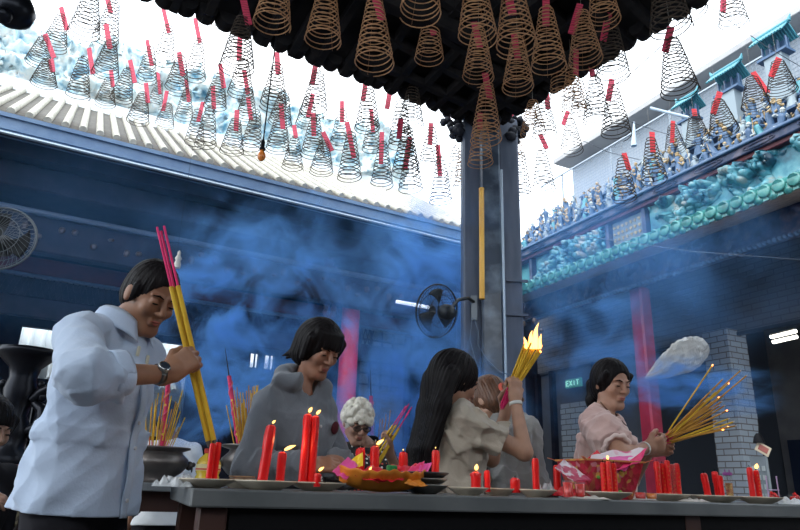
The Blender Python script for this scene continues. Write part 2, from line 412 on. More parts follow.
# ------------------------------------------------------------------ the corner pillar (three boards wide)
PY = 6.5
pm = mat('marbled_pillar', (.03, .045, .07), .35, col2=(.17, .22, .28), nscale=4, contrast=(.45, .75), bump=.2, coat=.2)
pb = mat('pillar_board', (.10, .12, .17), .5, col2=(.06, .08, .12), nscale=3, stretch=(3, 3, .5), bump=.15)
CX = at(495, 485, PY)
def pbar(px0, px1, Y, depth, m, name='wall_pillar', mbx=None):
    a = at(px0, 487, Y).x; b = at(px1, 487, Y).x
    mbx.box(((a+b)/2, Y+depth/2, 2.53), ((b-a)/2, depth/2, 2.53), bev=.02)
mb = MB(); pbar(463.5, 486, PY+.05, .3, pb, mbx=mb); mb.build('trim_4', pb, kind='structure')
mb = MB(); pbar(484, 507, PY-.05, .42, pm, mbx=mb); mb.build('trim_5', pm, kind='structure')
mb = MB(); pbar(505, 529, PY+.05, .3, pb, mbx=mb)
for yy in (281, 315):
    c = at(517, yy, PY+.04); mb.box(c, (.115, .02, .012))
mb.build('trim_6', pb, kind='structure')
mb = MB(); a = at(507, 170, PY-.08); b = at(508, 480, PY-.08)
mb.tube([V3((b.x, b.y, .001)), V3((b.x, b.y, a.z))], .014, 8); mb.build('conduit_pipe', mat('galvanised', (.35, .42, .5), .4, .5), label='thin grey conduit pipe running up the middle of the corner pillar', cat='pipe')
mb = MB(); a = at(481.5, 190, PY-.06); b = at(482, 299, PY-.06); mb.tube([b, a], .028, 12)
mb.tube([a+UP*.02, a+UP*.0], .03, 12)
mb.build('bamboo_pole', mat('gold_bamboo', (.85, .48, .09), .45, col2=(.7, .36, .05), nscale=4, stretch=(4, 4, .6)), label='golden upright bamboo pole strapped to the corner pillar', cat='pole')
mb = MB(); pts = [at(x, y, PY-.1) for x, y in ((474, 318), (478, 330), (478, 345), (487, 360), (500, 372), (514, 376), (527, 368))]
mb.tube(pts, .006, 6); pts = [at(x, y, PY-.12) for x, y in ((472, 318), (470, 340), (476, 362), (474, 380), (478, 395))]; mb.tube(pts, .006, 6)
mb.build('power_cable', mat('cable', (.10, .14, .2), .5), label='drooping cables below the wall fan on the corner pillar', cat='cable')

# ------------------------------------------------------------------ left building
s0, s1 = -3.0, 7.0
gz0, gz1 = Lz(200, 186, 0), Lz(200, 169, 0)
gz0 = (Lz(5, 137, 0)+Lz(460, 241, 0))/2; gz1 = (Lz(5, 122, 0)+Lz(460, 222, 0))/2
RI = 3.0; rz = (Lz(200, 137, RI)+Lz(5, 91, RI))/2
mb = MB()
lbox(mb, s0, s1, 0, .12, gz0, gz1, 0, .02); lbox(mb, s0, s1, -.03, .04, gz1-.05, gz1+.0, 0)
lbox(mb, s0, s1, -.025, .0, gz0+.05, gz0+.085, 0)
mb.build('trim_7', steel_blue, kind='structure')
mb = MB(); lbox(mb, s0, s1, -.03, .02, gz0-.0, gz0+.02); mb.build('trim_8', white_line, kind='structure')
mb = MB()
def rf(s, i, dz=0): return Lw(s, i, gz1+.02+(rz-gz1)*(i/RI)+dz)
mb.grid(lambda u, v: rf(s0+(s1-s0)*u, RI*v), 40, 4, thick=.1)
k = s0
while k < s1:
    # barrel rib with overlapping tile steps
    pts = []; rs = []
    for j in range(13):
        t = j/12; pts.append(rf(k, RI*t, .02)); rs.append(.046)
    mb.tube(pts, rs, 8, mi=1)
    k += .19
mb.build('ceiling_tiles_roof', [tile_pan, tile_rib], kind='structure').name = 'trim_9'
# roof soffit inside
mb = MB(); mb.grid(lambda u, v: rf(s0+(s1-s0)*v, RI*u, -.25), 4, 20, thick=-.05); mb.build('trim_10', dark_wood, kind='structure')
# ridge with ceramic sculptures
mb = MB(); lbox(mb, s0, s1, RI-.05, RI+.25, rz-.3, rz+.2)
mb.build('trim_11', bright_wall, kind='structure')
mb = MB()
def ridge(u, v):
    s = s0+(s1-s0)*u; z = rz+.2+1.15*v
    n = mnoise.fractal(V3((s*2.4, z*2.4, 1)), .8, 2, 5)*.35+abs(mnoise.noise(V3((s*7, z*7, 3))))*.12
    return Lw(s, RI+.05-n, z+.25*mnoise.noise(V3((s*1.3, 5, 2)))*v)
mb.grid(ridge, 300, 36, thick=.25); mb.build('trim_12', ridge_mat, kind='structure')
random.seed(12)
mb = MB(); mb.grid(lambda u, v: Lw(s0+(s1-s0)*u, RI+6*v, rz-.05-1.2*v), 4, 4, thick=.1); mb.build('trim_25', tile_pan, kind='structure')
mb = MB(); lbox(mb, s0, s1, .35, .5, Lz(100, 184, .7), gz1+.1); lbox(mb, s0, s1, .5, 5.0, 5.0, 5.05); mb.build('trim_26', dark_wood, kind='structure')
# interior: beams, pillars, back wall with openings
def lbeam(pxy0, pxy1, inn, th, m, name):
    z1_ = Lz(*pxy0, inn); z0_ = Lz(*pxy1, inn); mb = MB(); lbox(mb, s0, s1, inn, inn+th, min(z0_, z1_), max(z0_, z1_), 0, .02); return mb.build(name, m, kind='structure')
lbeam((100, 180), (100, 203), .7, .25, dark_wood, 'trim_13')
lbeam((100, 221), (100, 226), .9, .1, mat('lit_edge_blue', (.05, .08, .14), .5), 'trim_14')  # paler strip paints the lit edge of the beam
lbeam((100, 226), (100, 262), 1.0, .2, dark_wood, 'trim_15')
lbeam((100, 268), (100, 284), 1.9, .2, red_wood, 'trim_16')
lbeam((100, 284), (100, 287), 1.85, .1, mat('lit_edge_blue', (.05, .08, .14), .5), 'trim_17')  # second strip in the same painted lit-edge colour
lbeam((100, 306), (100, 326), 1.95, .1, dark_wood, 'trim_18')
# faint gilt carving on the first beam
mb = MB(); z = Lz(100, 216, .69)
for k in range(60):
    s = s0+k*.2+random.uniform(-.05, .05); mb.ball(Lw(s, .99, Lz(100, 243, .99)+random.uniform(-.12, .12)), (.05, .03, random.uniform(.02, .07)), 6)
mb.build('trim_19', mat('dull_gilt', (.06, .045, .04), .4, .3), kind='structure')
# hanging lattice under the second beam
mb = MB(); za, zb = Lz(100, 306, 1.9), Lz(100, 288, 1.9)
for k in range(110):
    s = s0+k*.08; mb.bar(Lw(s, 1.9, za), Lw(s+.08, 1.9, zb), .015); mb.bar(Lw(s+.08, 1.9, za), Lw(s, 1.9, zb), .015)
mb.build('trim_20', dark_wood, kind='structure')
# red pillars
for n, (px, wpx, inn) in enumerate(((342, 18, 1.4),)):
    p = Lp(px, 470, inn); r = wpx/2/F_PX*p.y*1.05
    mb = MB(); mb.lathe(V3((p.x, p.y, 0)), [(r*1.5, 0), (r*1.5, .12), (r*1.2, .25), (r, .3), (r*.98, 4.2)], 28)
    mb.build('trim_%d' % (21+n), red_lac if n == 0 else red_wood, kind='structure')
# carved bracket beside the red pillar
mb = MB(); p = Lp(330, 290, 1.4)
for k in range(40):
    mb.ball(p+V3((random.uniform(-.12, .1), random.uniform(-.05, .05), random.uniform(-.9, .7))), (.05, .03, .06), 6)
mb.build('trim_23', mat('carved_gilt_red', (.12, .05, .04), .5), kind='structure')
# screen wall right of the red pillar
WI = 2.4
sa, sb = Ls(352, 400, WI), 6.8
mb = MB(); lbox(mb, sa, sb, WI, WI+.1, 0, Lz(400, 286, WI)); mb.build('wall_screen', mat('screen_wall', (.11, .14, .19), .8, col2=(.08, .11, .15), nscale=2), kind='structure')
mb = MB(); zt = Lz(400, 286, WI)
lbox(mb, sa, sb, WI-.1, WI, zt-.08, zt+.1); 
for px in (354, 405, 421, 458): s = Ls(px, 400, WI); lbox(mb, s-.04, s+.04, WI-.08, WI, 0, zt)
for px in (360, 371, 382, 393):
    s = Ls(px, 330, WI); lbox(mb, s-.012, s+.012, WI-.04, WI, Lz(380, 390, WI), Lz(380, 298, WI))
for k in range(9):
    y = 298+k*11; z = Lz(380, y, WI); lbox(mb, sa, Ls(405, 330, WI), WI-.05, WI-.01, z-.012, z+.012)
mb.build('trim_24', dark_wood, kind='structure')
# back wall pieces around three openings to the bright yard behind
BI = 5.0; zt = 6.5
def wallrect(mb, px0, px1, z0, z1, i=BI): lbox(mb, Ls(px0, 400, i), Ls(px1, 400, i), i, i+.15, z0, z1)
oz = [(6, 64, Lz(35, 378, BI), Lz(35, 327, BI)), (146, 184, Lz(165, 437, BI), Lz(165, 342, BI)), (245, 255, Lz(250, 368, BI), Lz(250, 352, BI)), (260, 271, Lz(250, 368, BI), Lz(250, 352, BI))]
mb = MB(); prev = -400
for x0, x1, z0, z1 in oz:
    wallrect(mb, prev, x0, 0, zt); wallrect(mb, x0, x1, 0, z0); wallrect(mb, x0, x1, z1, zt); prev = x1
wallrect(mb, prev, 560, 0, zt)
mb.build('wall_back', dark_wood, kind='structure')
for n, (x0, x1, z0, z1) in enumerate(oz[2:]):
    mb = MB(); a, b = Ls(x0, 400, BI), Ls(x1, 400, BI)
    for s in (a, (a+b)/2, b): lbox(mb, s-.015, s+.015, BI-.03, BI, z0, z1)
    for z in (z0, z1): lbox(mb, a, b, BI-.03, BI, z-.015, z+.015)
    mb.build('window_%d' % (n+1), dark_wood, kind='structure')
# pale ribbed roof and wall of the next yard, seen through the openings
mb = MB()
NI = 8.5
lbox(mb, -9, 12, NI, NI+.2, 0, 3.0); 
def r2(s, i, dz=0): return Lw(s, i, 2.9+(i-NI+.5)*.75+dz)
mb.grid(lambda u, v: r2(-9+21*u, NI-.5+4.5*v), 30, 4, thick=.1)
k = -9
while k < 4: mb.tube([r2(k, NI-.5, .03), r2(k, NI+4, .03)], .06, 8, mi=1); k += .26
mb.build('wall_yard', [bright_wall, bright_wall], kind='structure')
mb = MB(); lbox(mb, s0-.2, s0, 0, 5.2, 0, 6.2); mb.build('wall_left', dark_wood, kind='structure')
mb = MB(); lbox(mb, 6.9, 7.05, 1.0, 5.0, 0, 5.6); mb.build('wall_left_end', dark_wood, kind='structure')

# ------------------------------------------------------------------ right building
sA, sB = -6.0, 5.0
tz1, tz0 = Rz(700, 212, 0), 4.6
mb = MB()
# round glazed tile ends and the drip tiles between them
k = sA
while k < sB:
    c = Rw(k, -.02, tz0+.13)
    mb.tube([c-D2*.0+UP*0, Rw(k, .45, tz0+.33)], .075, 10)
    mb.lathe(c, [(.085, -.03), (.09, 0), (.07, .01), (.0001, .012)], 14, axis=-D2)
    mb.lathe(Rw(k+.1, 0, tz0+.05), [(.07, -.02), (.075, 0), (.0001, .012)], 10, axis=-D2)
    k += .2
mb.build('trim_30', teal_tile, kind='structure')
mb = MB(); mb.add([Rw(sA, 0, tz0+.05), Rw(sB, 0, tz0+.05), Rw(sB, .5, tz0+.3), Rw(sA, .5, tz0+.3), Rw(sA, 0, tz0), Rw(sB, 0, tz0), Rw(sB, .5, tz0+.2), Rw(sA, .5, tz0+.2)],
                  [(0, 1, 2, 3), (7, 6, 5, 4), (0, 4, 5, 1), (3, 2, 6, 7), (0, 3, 7, 4), (1, 5, 6, 2)]); mb.build('trim_31', teal_tile, kind='structure')
# brown plank soffit from the tile lip back to the carved beam
BM = .75; bz1, bz0 = Rz(700, 238, BM), Rz(700, 263, BM)
mb = MB(); mb.add([Rw(sA, .03, tz0-.01), Rw(sB, .03, tz0-.01), Rw(sB, BM+.1, bz1+.02), Rw(sA, BM+.1, bz1+.02), Rw(sA, .03, tz0+.04), Rw(sB, .03, tz0+.04), Rw(sB, BM+.1, bz1+.09), Rw(sA, BM+.1, bz1+.09)],
                  [(3, 2, 1, 0), (4, 5, 6, 7), (0, 1, 5, 4), (2, 3, 7, 6), (0, 4, 7, 3), (1, 2, 6, 5)])
mb.build('trim_32', soffit_brown, kind='structure')
mb = MB()
def beamf(u, v):
    s = sA+(sB-sA)*u; z = bz0+(bz1-bz0)*v
    n = max(0, mnoise.fractal(V3((s*4, z*4, 7)), .7, 2, 5))*.09*min(1, 6*v*(1-v)+.1)
    return Rw(s, BM-n, z)
mb.grid(lambda u, v: beamf(1-u, v), 520, 16, thick=.22); rbox(mb, sA, sB, BM-.05, BM+.1, bz0-.03, bz0+.02)
mb.build('trim_33', relief_blue, kind='structure')
mb = MB(); k = sA
while k < sB:
    mb.ball(Rw(k, BM-.06, bz0-.045), (.04, .02, .035), 8); k += .075
mb.build('trim_34', steel_blue, kind='structure')
# frieze wall above the tiles
FI = .45; fz0, fz1 = tz0+.28, Rz(700, 183, FI)
mb = MB(); rbox(mb, sA, sB, FI+.05, FI+.5, fz0-.1, fz1+.1); mb.build('wall_right', mat('teal_wash', (.12, .42, .45), .6, col2=(.06, .30, .34), nscale=2.5, bump=.2), kind='structure')
mould = [(sA, sB, fz1-.03, fz1+.04, red_wood), (sA, sB, fz1+.04, fz1+.16, relief_blue), (sA, sB, fz1+.16, fz1+.2, steel_blue)]
for n, (a, b, z0, z1, m) in enumerate(mould):
    mb = MB(); rbox(mb, a, b, FI-.12-.05*n, FI+.45, z0, z1, 0, .01)
    if n == 1:
        k = a
        while k < b-.5:
            for q in range(2):
                c = Rw(k+.35, FI-.18, (z0+z1)/2)
                pts = [c+D1*(.24*math.cos(t))*(1-.3*q)+UP*(.035*math.sin(t)*(1-.3*q)) for t in [2*math.pi*j/16 for j in range(17)]]; mb.tube(pts, .008, 5)
            k += .8
    mb.build('trim_%d' % (35+n), m, kind='structure')
# panel borders: positions read along the frieze
fr = [Rs(532, 255, FI), Rs(610, 225, FI), Rs(648, 215, FI), sA]
mb = MB()
for px in (532, 610, 648):
    s = Rs(px, 235, FI); rbox(mb, s-.04, s+.04, FI-.08, FI+.1, fz0-.05, fz1, 0, .01)
mb.build('trim_38', relief_blue, kind='structure')
def panel(px0, px1, seed, m, amp, name, label, thr=0, f=2.2):
    a = Rs(px0, 235, FI) if px0 < 900 else sA; b = Rs(px1, 235, FI) if px1 < 900 else sA+.3
    mb = MB()
    def fn(u, v):
        s = b+(a-b)*u; z = fz0-.02+(fz1-fz0)*v
        q = mnoise.fractal(V3((s*f*.8, z*f*.8, seed)), .8, 2, 3)+.12
        w_ = mnoise.noise(V3((s*2, z*2, seed+4)))*.6
        rd_ = (1-abs(mnoise.noise(V3((s*7+w_, z*7+w_, seed+9)))))**5*.75+(1-abs(mnoise.noise(V3((s*16, z*16, seed+2)))))**5*.35
        mk_ = min(1, max(0, q-thr)*5); n = mk_*rd_*amp
        H_.append((mk_, rd_)); return Rw(s, FI+.03-min(n, .3), z)
    H_ = []; nu = max(90, int(abs(b-a)*70)); mb.grid(fn, nu, 46, thick=.04)
    nf = nu*46
    for i in range(nf):
        a1, a2 = H_[(i//nu)*(nu+1)+i % nu]
        if a1 > .25: mb.m[i] = 1 if a2 > .30 else 2  # recesses of the tangle take a darker colour, shade painted in
    return mb.build(name, [m, mat('relief_figures', (.30, .36, .38), .5, col2=(.10, .20, .24), nscale=11), mat('relief_crevice_shade', (.05, .10, .13), .6, col2=(.12, .17, .16), nscale=9)], label=label, cat='relief panel', group=None)
panel(536, 606, 3, relief_teal, .20, 'relief_panel', 'teal and grey ceramic relief of rocks and figures at the far end of the frieze')
panel(652, 1000, 9, relief_teal, .24, 'relief_panel', 'long ceramic relief panel with turquoise sky, rocks and tangled figures', .05, 1.7)
# calligraphy panel: rows of raised characters
mb = MB(); mb2 = MB(); a, b = Rs(614, 235, FI), Rs(644, 235, FI)
rbox(mb, a, b, FI-.02, FI+.04, fz0+.02, fz1-.05)
random.seed(5)
for i in range(7):
    for j in range(4):
        s = a+(b-a)*(i+.5)/7; z = fz0+.06+(fz1-fz0-.15)*(j+.5)/4; w_ = abs(b-a)/7*.3
        for q in range(4):
            t = random.uniform(-w_*.4, w_*.4)
            if q % 2: mb2.bar(Rw(s-w_, FI-.03, z+t), Rw(s+w_, FI-.03, z+t+.01), .014)
            else: mb2.bar(Rw(s+t, FI-.03, z-w_), Rw(s+t*.5, FI-.03, z+w_), .014)
cp = mb.build('inscription_panel', mat('aged_plaster', (.20, .24, .24), .8, col2=(.12, .15, .17), nscale=6), label='square inscription panel of raised gilt characters between two reliefs', cat='panel')
mb2.build('lettering', mat('gilt', (.5, .38, .16), .5, .3), cp)
# upper slab, wall and wire fence behind the figurines
SI = 1.9; zsl = Rz(700, 73, SI)
pin = atz(700, 91, zsl); si2 = (pin-RO).dot(D2); si2 = max(min(si2, 6), 2.4)
send = Rs(553, 161, SI)
mb = MB(); rbox(mb, sA, send, SI, si2+.3, zsl, zsl+.12, 0, .01); mb.build('ceiling_slab', concrete, kind='structure').name = 'trim_39'
mb = MB(); rbox(mb, sA, send-.1, si2, si2+.2, fz1, zsl); mb.build('wall_right_upper', mat('blue_grey_plaster', (.34, .38, .43), .8), kind='structure')  # plaster in one even blue-grey
fence = empty('wire_fence', Rw(0, 1.5, fz1+.2), 'grey wire mesh fence behind the roof figurines', 'fence')
mb = MB(); zf = Rz(700, 93, 1.5); k = sA
while k < send: mb.bar(Rw(k, 1.5, fz1+.2), Rw(k, 1.5, zf), .0045); k += .07
k = fz1+.2
while k < zf: mb.bar(Rw(sA, 1.5, k), Rw(send, 1.5, k), .0045); k += .07
mb.build('mesh', mat('fence_wire', (.25, .3, .36), .5, .4), fence)
mb = MB(); mb.bar(Rw(sA, 1.5, zf), Rw(send, 1.5, zf), .03); k = sA
while k < send: mb.bar(Rw(k, 1.52, fz1+.2), Rw(k, 1.52, zf), .03); k += 1.5
mb.build('rail', mat('fence_rail', (.35, .4, .45), .5, .4), fence)
# white pipe and pale spike by the fence
mb = MB(); mb.tube([at(650, 108, 9.2), at(690, 118, 9.0)], .025, 8); mb.build('white_pipe', white_line, label='short white pipe sticking out past the wire fence', cat='pipe')
mb = MB(); mb.tube([at(634, 146, 9.6), at(634, 122, 9.6)], [.05, .012], 8); mb.build('white_spike', white_line, label='pale pointed spike standing among the roof figurines', cat='finial')
# the shelf the figurines stand on
ledge = fz1+.2
mb = MB(); 
for j in range(4): rbox(mb, sA, sB, FI+.0+.2*j, FI+1.2, ledge+.27*j-.02, ledge+.27*j+.02)
mb.build('trim_40', steel_blue, kind='structure')
# figurines
glz = [mat('glaze_teal', (.08, .28, .33), .4), mat('glaze_blue', (.06, .12, .22), .4), mat('glaze_grey', (.26, .32, .36), .5), mat('glaze_ochre', (.40, .28, .14), .4), mat('glaze_pale', (.42, .46, .46), .5)]
def figurine(seed, h):
    random.seed(seed); mb = MB(); c1 = random.choice((0, 1, 2, 0, 1)); c2 = random.choice((1, 2, 3, 0, 4))
    mb.lathe((0, 0, 0), [(h*.2, 0), (h*.17, h*.2), (h*.12, h*.45), (h*.15, h*.62), (h*.13, h*.72), (h*.05, h*.78)], 12, mi=c1, wob=lambda a, z: .15*math.sin(a*5+seed))
    mb.ball((0, 0, h*.86), h*.085, 8, mi=4 if seed % 2 else 3); mb.lathe((0, 0, h*.9), [(h*.1, 0), (h*.08, h*.05), (h*.02, h*.1)], 8, mi=c2)
    for sg in (-1, 1):
        e = V3((sg*h*random.uniform(.2, .28), -h*.08, h*random.uniform(.45, .75))); mb.tube([(sg*h*.12, 0, h*.68), e, e+V3((-sg*h*.1, -h*.1, h*random.uniform(-.05, .2)))], [h*.06, h*.05, h*.03], 6, mi=c2)
    if seed % 3 == 0: mb.tube([(h*.25, -h*.1, h*.1), (h*.22, -h*.1, h*1.05)], h*.015, 5, mi=3)
    if seed % 4 == 1: mb.ball((-h*.1, -h*.1, h*.2), (h*.2, h*.12, h*.13), 8, mi=c2)
    return mb
FL = 'small glazed ceramic figurine in the crowded rows along the roof frieze'
protos = []
n = 0; random.seed(21)
for j in range(4):
    k = sA+3.2
    while k < sB-.1:
        h = random.uniform(.30, .42); loc = Rw(k+random.uniform(-.02, .02), FI+.1+.2*j, ledge+.27*j+.02)
        if len(protos) < 8:
            st = random.getstate(); ob = figurine(len(protos)+1, .31).build('ceramic_figurine', glz, label=FL, cat='figurine', group='ceramic figurines on the roof frieze', org=(0, 0, 0)); random.setstate(st); protos.append(ob)
        else:
            ob = protos[n % 8].copy(); COL.objects.link(ob)
        ob.location = loc; q = h/.31; ob.scale = (q, q, q); ob.rotation_euler = (random.uniform(-.2, .2), random.uniform(-.25, .25), random.uniform(-.9, .9)-1.0); n += 1
        k += .225
# little ceramic pavilions
def pavilion(px, py, w_, label):
    p = Rp(px, py, 1.1); o = empty('ceramic_pavilion', p, label, 'pavilion')
    mb = MB(); mb.box(p+UP*.02, (w_*.5, .12, .02), RAX)
    for sx in (-.4, -.13, .13, .4): mb.bar(p+D1*(w_*sx), p+D1*(w_*sx)+UP*.28, .03)
    mb.box(p+D2*.08+UP*.15, (w_*.4, .01, .13), RAX)
    mb.build('hall', glz[1], o)
    zl = ledge+.83
    if p.z > zl: mb = MB(); mb.box(V3((p.x, p.y, (p.z+zl)/2)), (w_*.3, .09, (p.z-zl)/2), RAX); mb.build('plinth', glz[2], o)
    mb = MB(); 
    for sg in (-1, 1):
        mb.add([p+D1*(-w_*.6)+D2*(sg*.2)+UP*.27, p+D1*(w_*.6)+D2*(sg*.2)+UP*.27, p+D1*(w_*.55)+UP*.47, p+D1*(-w_*.55)+UP*.47], [(0, 1, 2, 3) if sg < 0 else (3, 2, 1, 0)])
        for k in range(12):
            t = -w_*.55+w_*1.1*k/11; mb.tube([p+D1*t+D2*(sg*.2)+UP*.28, p+D1*t+UP*.48], .016, 6)
    mb.tube([p+D1*(-w_*.62)+UP*.49, p+D1*(w_*.62)+UP*.49], .035, 8)
    for sg in (-1, 1): mb.tube([p+D1*(sg*w_*.6)+UP*.49, p+D1*(sg*w_*.68)+UP*.58], [.035, .01], 8)
    mb.build('roof', mat('turquoise_tile', (.06, .26, .32), .4), o)
pavilion(730, 94, .44, 'turquoise roofed ceramic pavilion above the figurines, right of a leaning pink tag')
pavilion(776, 58, .46, 'turquoise roofed ceramic pavilion at the right end of the roof frieze')
pavilion(690, 122, .34, 'smallest ceramic pavilion model beside the wire fence')
# veranda behind: red pillar, brick wall, brick column, lamps, exit sign
p = Rp(655, 462, 1.0)
mb = MB(); r = 13/F_PX*p.y*.60
mb.box((p.x, p.y, bz0/2), (r, r, bz0/2), RAX, bev=.03); mb.build('trim_41', mat('dull_red_lacquer', (.24, .015, .04), .45, col2=(.17, .012, .03), nscale=4), kind='structure')
WI2 = 3.2
zb = Rz(716, 338, WI2)
mb = MB(); rbox(mb, sA, sB+6, WI2, WI2+.15, zb, 6.3); mb.build('wall_veranda_upper', brick_dark, kind='structure')
mb = MB(); rbox(mb, sA, sB+6, WI2-.03, WI2+.05, zb-.04, zb+.02); mb.build('trim_42', mat('string_course', (.03, .035, .05), .6), kind='structure')
sw = Rs(640, 420, WI2)
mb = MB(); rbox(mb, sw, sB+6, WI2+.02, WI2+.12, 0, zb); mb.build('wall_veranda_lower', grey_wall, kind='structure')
# pale brick dado on it
sp0, sp1 = Rs(592, 440, WI2), Rs(563, 440, WI2)
mb = MB(); rbox(mb, sp0, sp1, WI2-.04, WI2+.03, 0, Rz(575, 402, WI2)); mb.build('wall_dado', brick_pale_a, kind='structure')
mb = MB()
for px in (541, 556, 600): s = Rs(px, 420, WI2); rbox(mb, s-.06, s+.06, WI2-.12, WI2, 0, zb)
mb.build('trim_43', dark_wood, kind='structure')
# veranda ceiling
mb = MB(); rbox(mb, sA, sB+2, .9, WI2+.1, 5.6, 5.7); mb.build('trim_44', dark_wood, kind='structure')
# brick column
sc0, sc1 = Rs(717, 400, WI2-.3), Rs(741, 400, WI2-.3)
ci = WI2-.3
cl = Rp(717, 440, ci); cr_ = Rp(741, 440, ci)
# left face looks along -D1 direction; column is square
mb = MB(); cw = .52
pc = Rp(741, 440, ci-.0)
cen = pc+D1*(cw/2*.0)+D2*(0)
colc = V3((pc.x, pc.y, 0))+D1*(cw/2)+D2*(cw/2)
mb.box((colc.x, colc.y, zb/2+.02), (cw/2, cw/2, zb/2+.05), RAX)
cm = brick_mat('pale_brick_column', (.30, .35, .40), (.25, .29, .34), (.11, .10, .10), .30, .105, (D1+D2, UP), .010)
mb.build('trim_45', cm, kind='structure')
# dim hall beyond
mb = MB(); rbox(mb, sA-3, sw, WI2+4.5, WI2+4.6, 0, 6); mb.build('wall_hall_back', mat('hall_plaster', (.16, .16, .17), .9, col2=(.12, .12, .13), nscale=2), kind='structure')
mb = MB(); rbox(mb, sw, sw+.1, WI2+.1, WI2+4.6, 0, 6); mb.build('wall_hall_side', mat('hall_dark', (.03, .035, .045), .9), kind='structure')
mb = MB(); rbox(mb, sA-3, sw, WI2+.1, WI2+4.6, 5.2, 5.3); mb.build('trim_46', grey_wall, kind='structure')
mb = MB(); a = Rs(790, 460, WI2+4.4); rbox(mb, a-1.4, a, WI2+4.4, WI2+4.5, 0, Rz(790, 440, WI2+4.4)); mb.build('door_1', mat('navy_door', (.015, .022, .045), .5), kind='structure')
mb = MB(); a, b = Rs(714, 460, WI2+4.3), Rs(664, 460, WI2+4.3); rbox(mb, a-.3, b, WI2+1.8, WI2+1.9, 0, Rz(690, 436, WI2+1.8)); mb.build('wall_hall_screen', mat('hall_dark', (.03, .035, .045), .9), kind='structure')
# fluorescent battens
def batten(p0, p1, label, r=.022):
    a, b = V3(p0), V3(p1); o = empty('fluorescent_lamp', (a+b)/2, label, 'lamp')
    mb = MB(); mb.bar(a+UP*.04, b+UP*.04, .07, .04, bev=.01); mb.build('housing', mat('lamp_body', (.5, .5, .48), .5), o)
    mb = MB(); mb.tube([a, b], r, 10); mb.build('tube', mat('lamp_glow', (1, .96, .85), emit=5), o); return o
batten(at(771, 337, 12.5), at(796, 331, 12), 'upper of two glowing fluorescent tubes beside the brick column', .035)
batten(at(773, 342, 12.2), at(797, 336.5, 11.8), 'lower of two glowing fluorescent tubes beside the brick column', .035)
o = empty('fluorescent_lamp', at(412, 304, 9), 'slim white fluorescent tube over the screen wall behind the fan', 'lamp')
mb = MB(); mb.tube([at(396, 301.5, 9), at(429, 307.5, 9.1)], .026, 10); mb.build('tube', mat('lamp_dim', (.8, .88, 1), emit=.8), o)
# exit sign
pa = Rp(565, 383, WI2-.15); ex = empty('exit_sign', pa, 'green lettered exit sign on the dark wall behind the woman in pink', 'sign')
zc = Rz(573, 383, WI2-.15); s_c = Rs(573, 383, WI2-.15); hw = abs(Rs(565, 383, WI2-.15)-Rs(581, 383, WI2-.15))/2; hh = .10
mb = MB(); rbox(mb, s_c-hw, s_c+hw, WI2-.16, WI2-.1, zc-hh, zc+hh, 0, .01); mb.build('sign_box', mat('exit_green', (.06, .28, .2), .5, emit=.25), ex)
fm = mat('exit_letters', (.35, .75, .6), .5, emit=.5)
def letters(txt, s_left, wtot, z0, h, i, m, parent):
    segs = {'E': [(0, 0, 0, 1), (0, 0, 1, 0), (0, .5, .8, .5), (0, 1, 1, 1)], 'X': [(0, 0, 1, 1), (0, 1, 1, 0)], 'I': [(.5, 0, .5, 1)], 'T': [(.5, 0, .5, 1), (0, 1, 1, 1)]}
    mb = MB(); n = len(txt); cw = wtot/n
    for j, ch in enumerate(txt):
        for (x0, y0, x1, y1) in segs[ch]:
            # reading direction runs towards the viewer's right = -D1
            A_ = Rw(s_left-cw*(j+.15+.7*x0), i, z0+h*y0); B_ = Rw(s_left-cw*(j+.15+.7*x1), i, z0+h*y1); mb.bar(A_, B_, .025, .01, up=D2)
    mb.build('lettering', m, parent)
letters('EXIT', s_c+hw*.85, hw*1.7, zc-hh*.55, hh*1.1, WI2-.17, fm, ex)
# notice board and poster by the brick column
mb = MB(); c = at(761, 476, 8.6); mb.box(c-UP*.1, (.11, .02, .34), RAX)
mb.bar(V3((c.x, c.y, 0)), c-UP*.3, .04); nb = mb.build('notice_board', mat('notice_grey', (.20, .23, .25), .7), label='grey board of small pale notices beside the brick column', cat='board')
mb = MB()
for i in range(3):
    for j in range(5): mb.box(c-UP*.1-D2*.03+D1*(-.07+.07*i)+UP*(-.25+.11*j), (.02, .004, .03), RAX)
mb.build('paper', mat('notice_paper', (.38, .42, .42), .8), nb)
mb = MB(); c = at(763, 449, 8.5); t = Matrix.Rotation(.5, 3, V3((0, 1, 0)))
mb.box(c, (.09, .006, .06), (t@V3((1, 0, 0)), V3((0, 1, 0)), t@UP)); pz = mb.build('hanging_card', mat('card_cream', (.6, .52, .38), .7), label='tilted cream card hanging from a small dark lamp hook', cat='card')
mb = MB(); mb.box(c-V3((0, .01, 0)), (.06, .004, .035), (t@V3((1, 0, 0)), V3((0, 1, 0)), t@UP)); mb.build('printed_patch', mat('card_print', (.4, .12, .1), .7), pz)
mb = MB(); mb.lathe(at(759, 443, 8.5), [(.07, 0), (.05, .08), (.02, .12)], 12); mb.tube([at(759, 440, 8.5), at(759, 425, 8.5)], .008, 6); mb.build('wall_lantern', black_m, label='small dark lantern above the tilted cream card', cat='lantern')
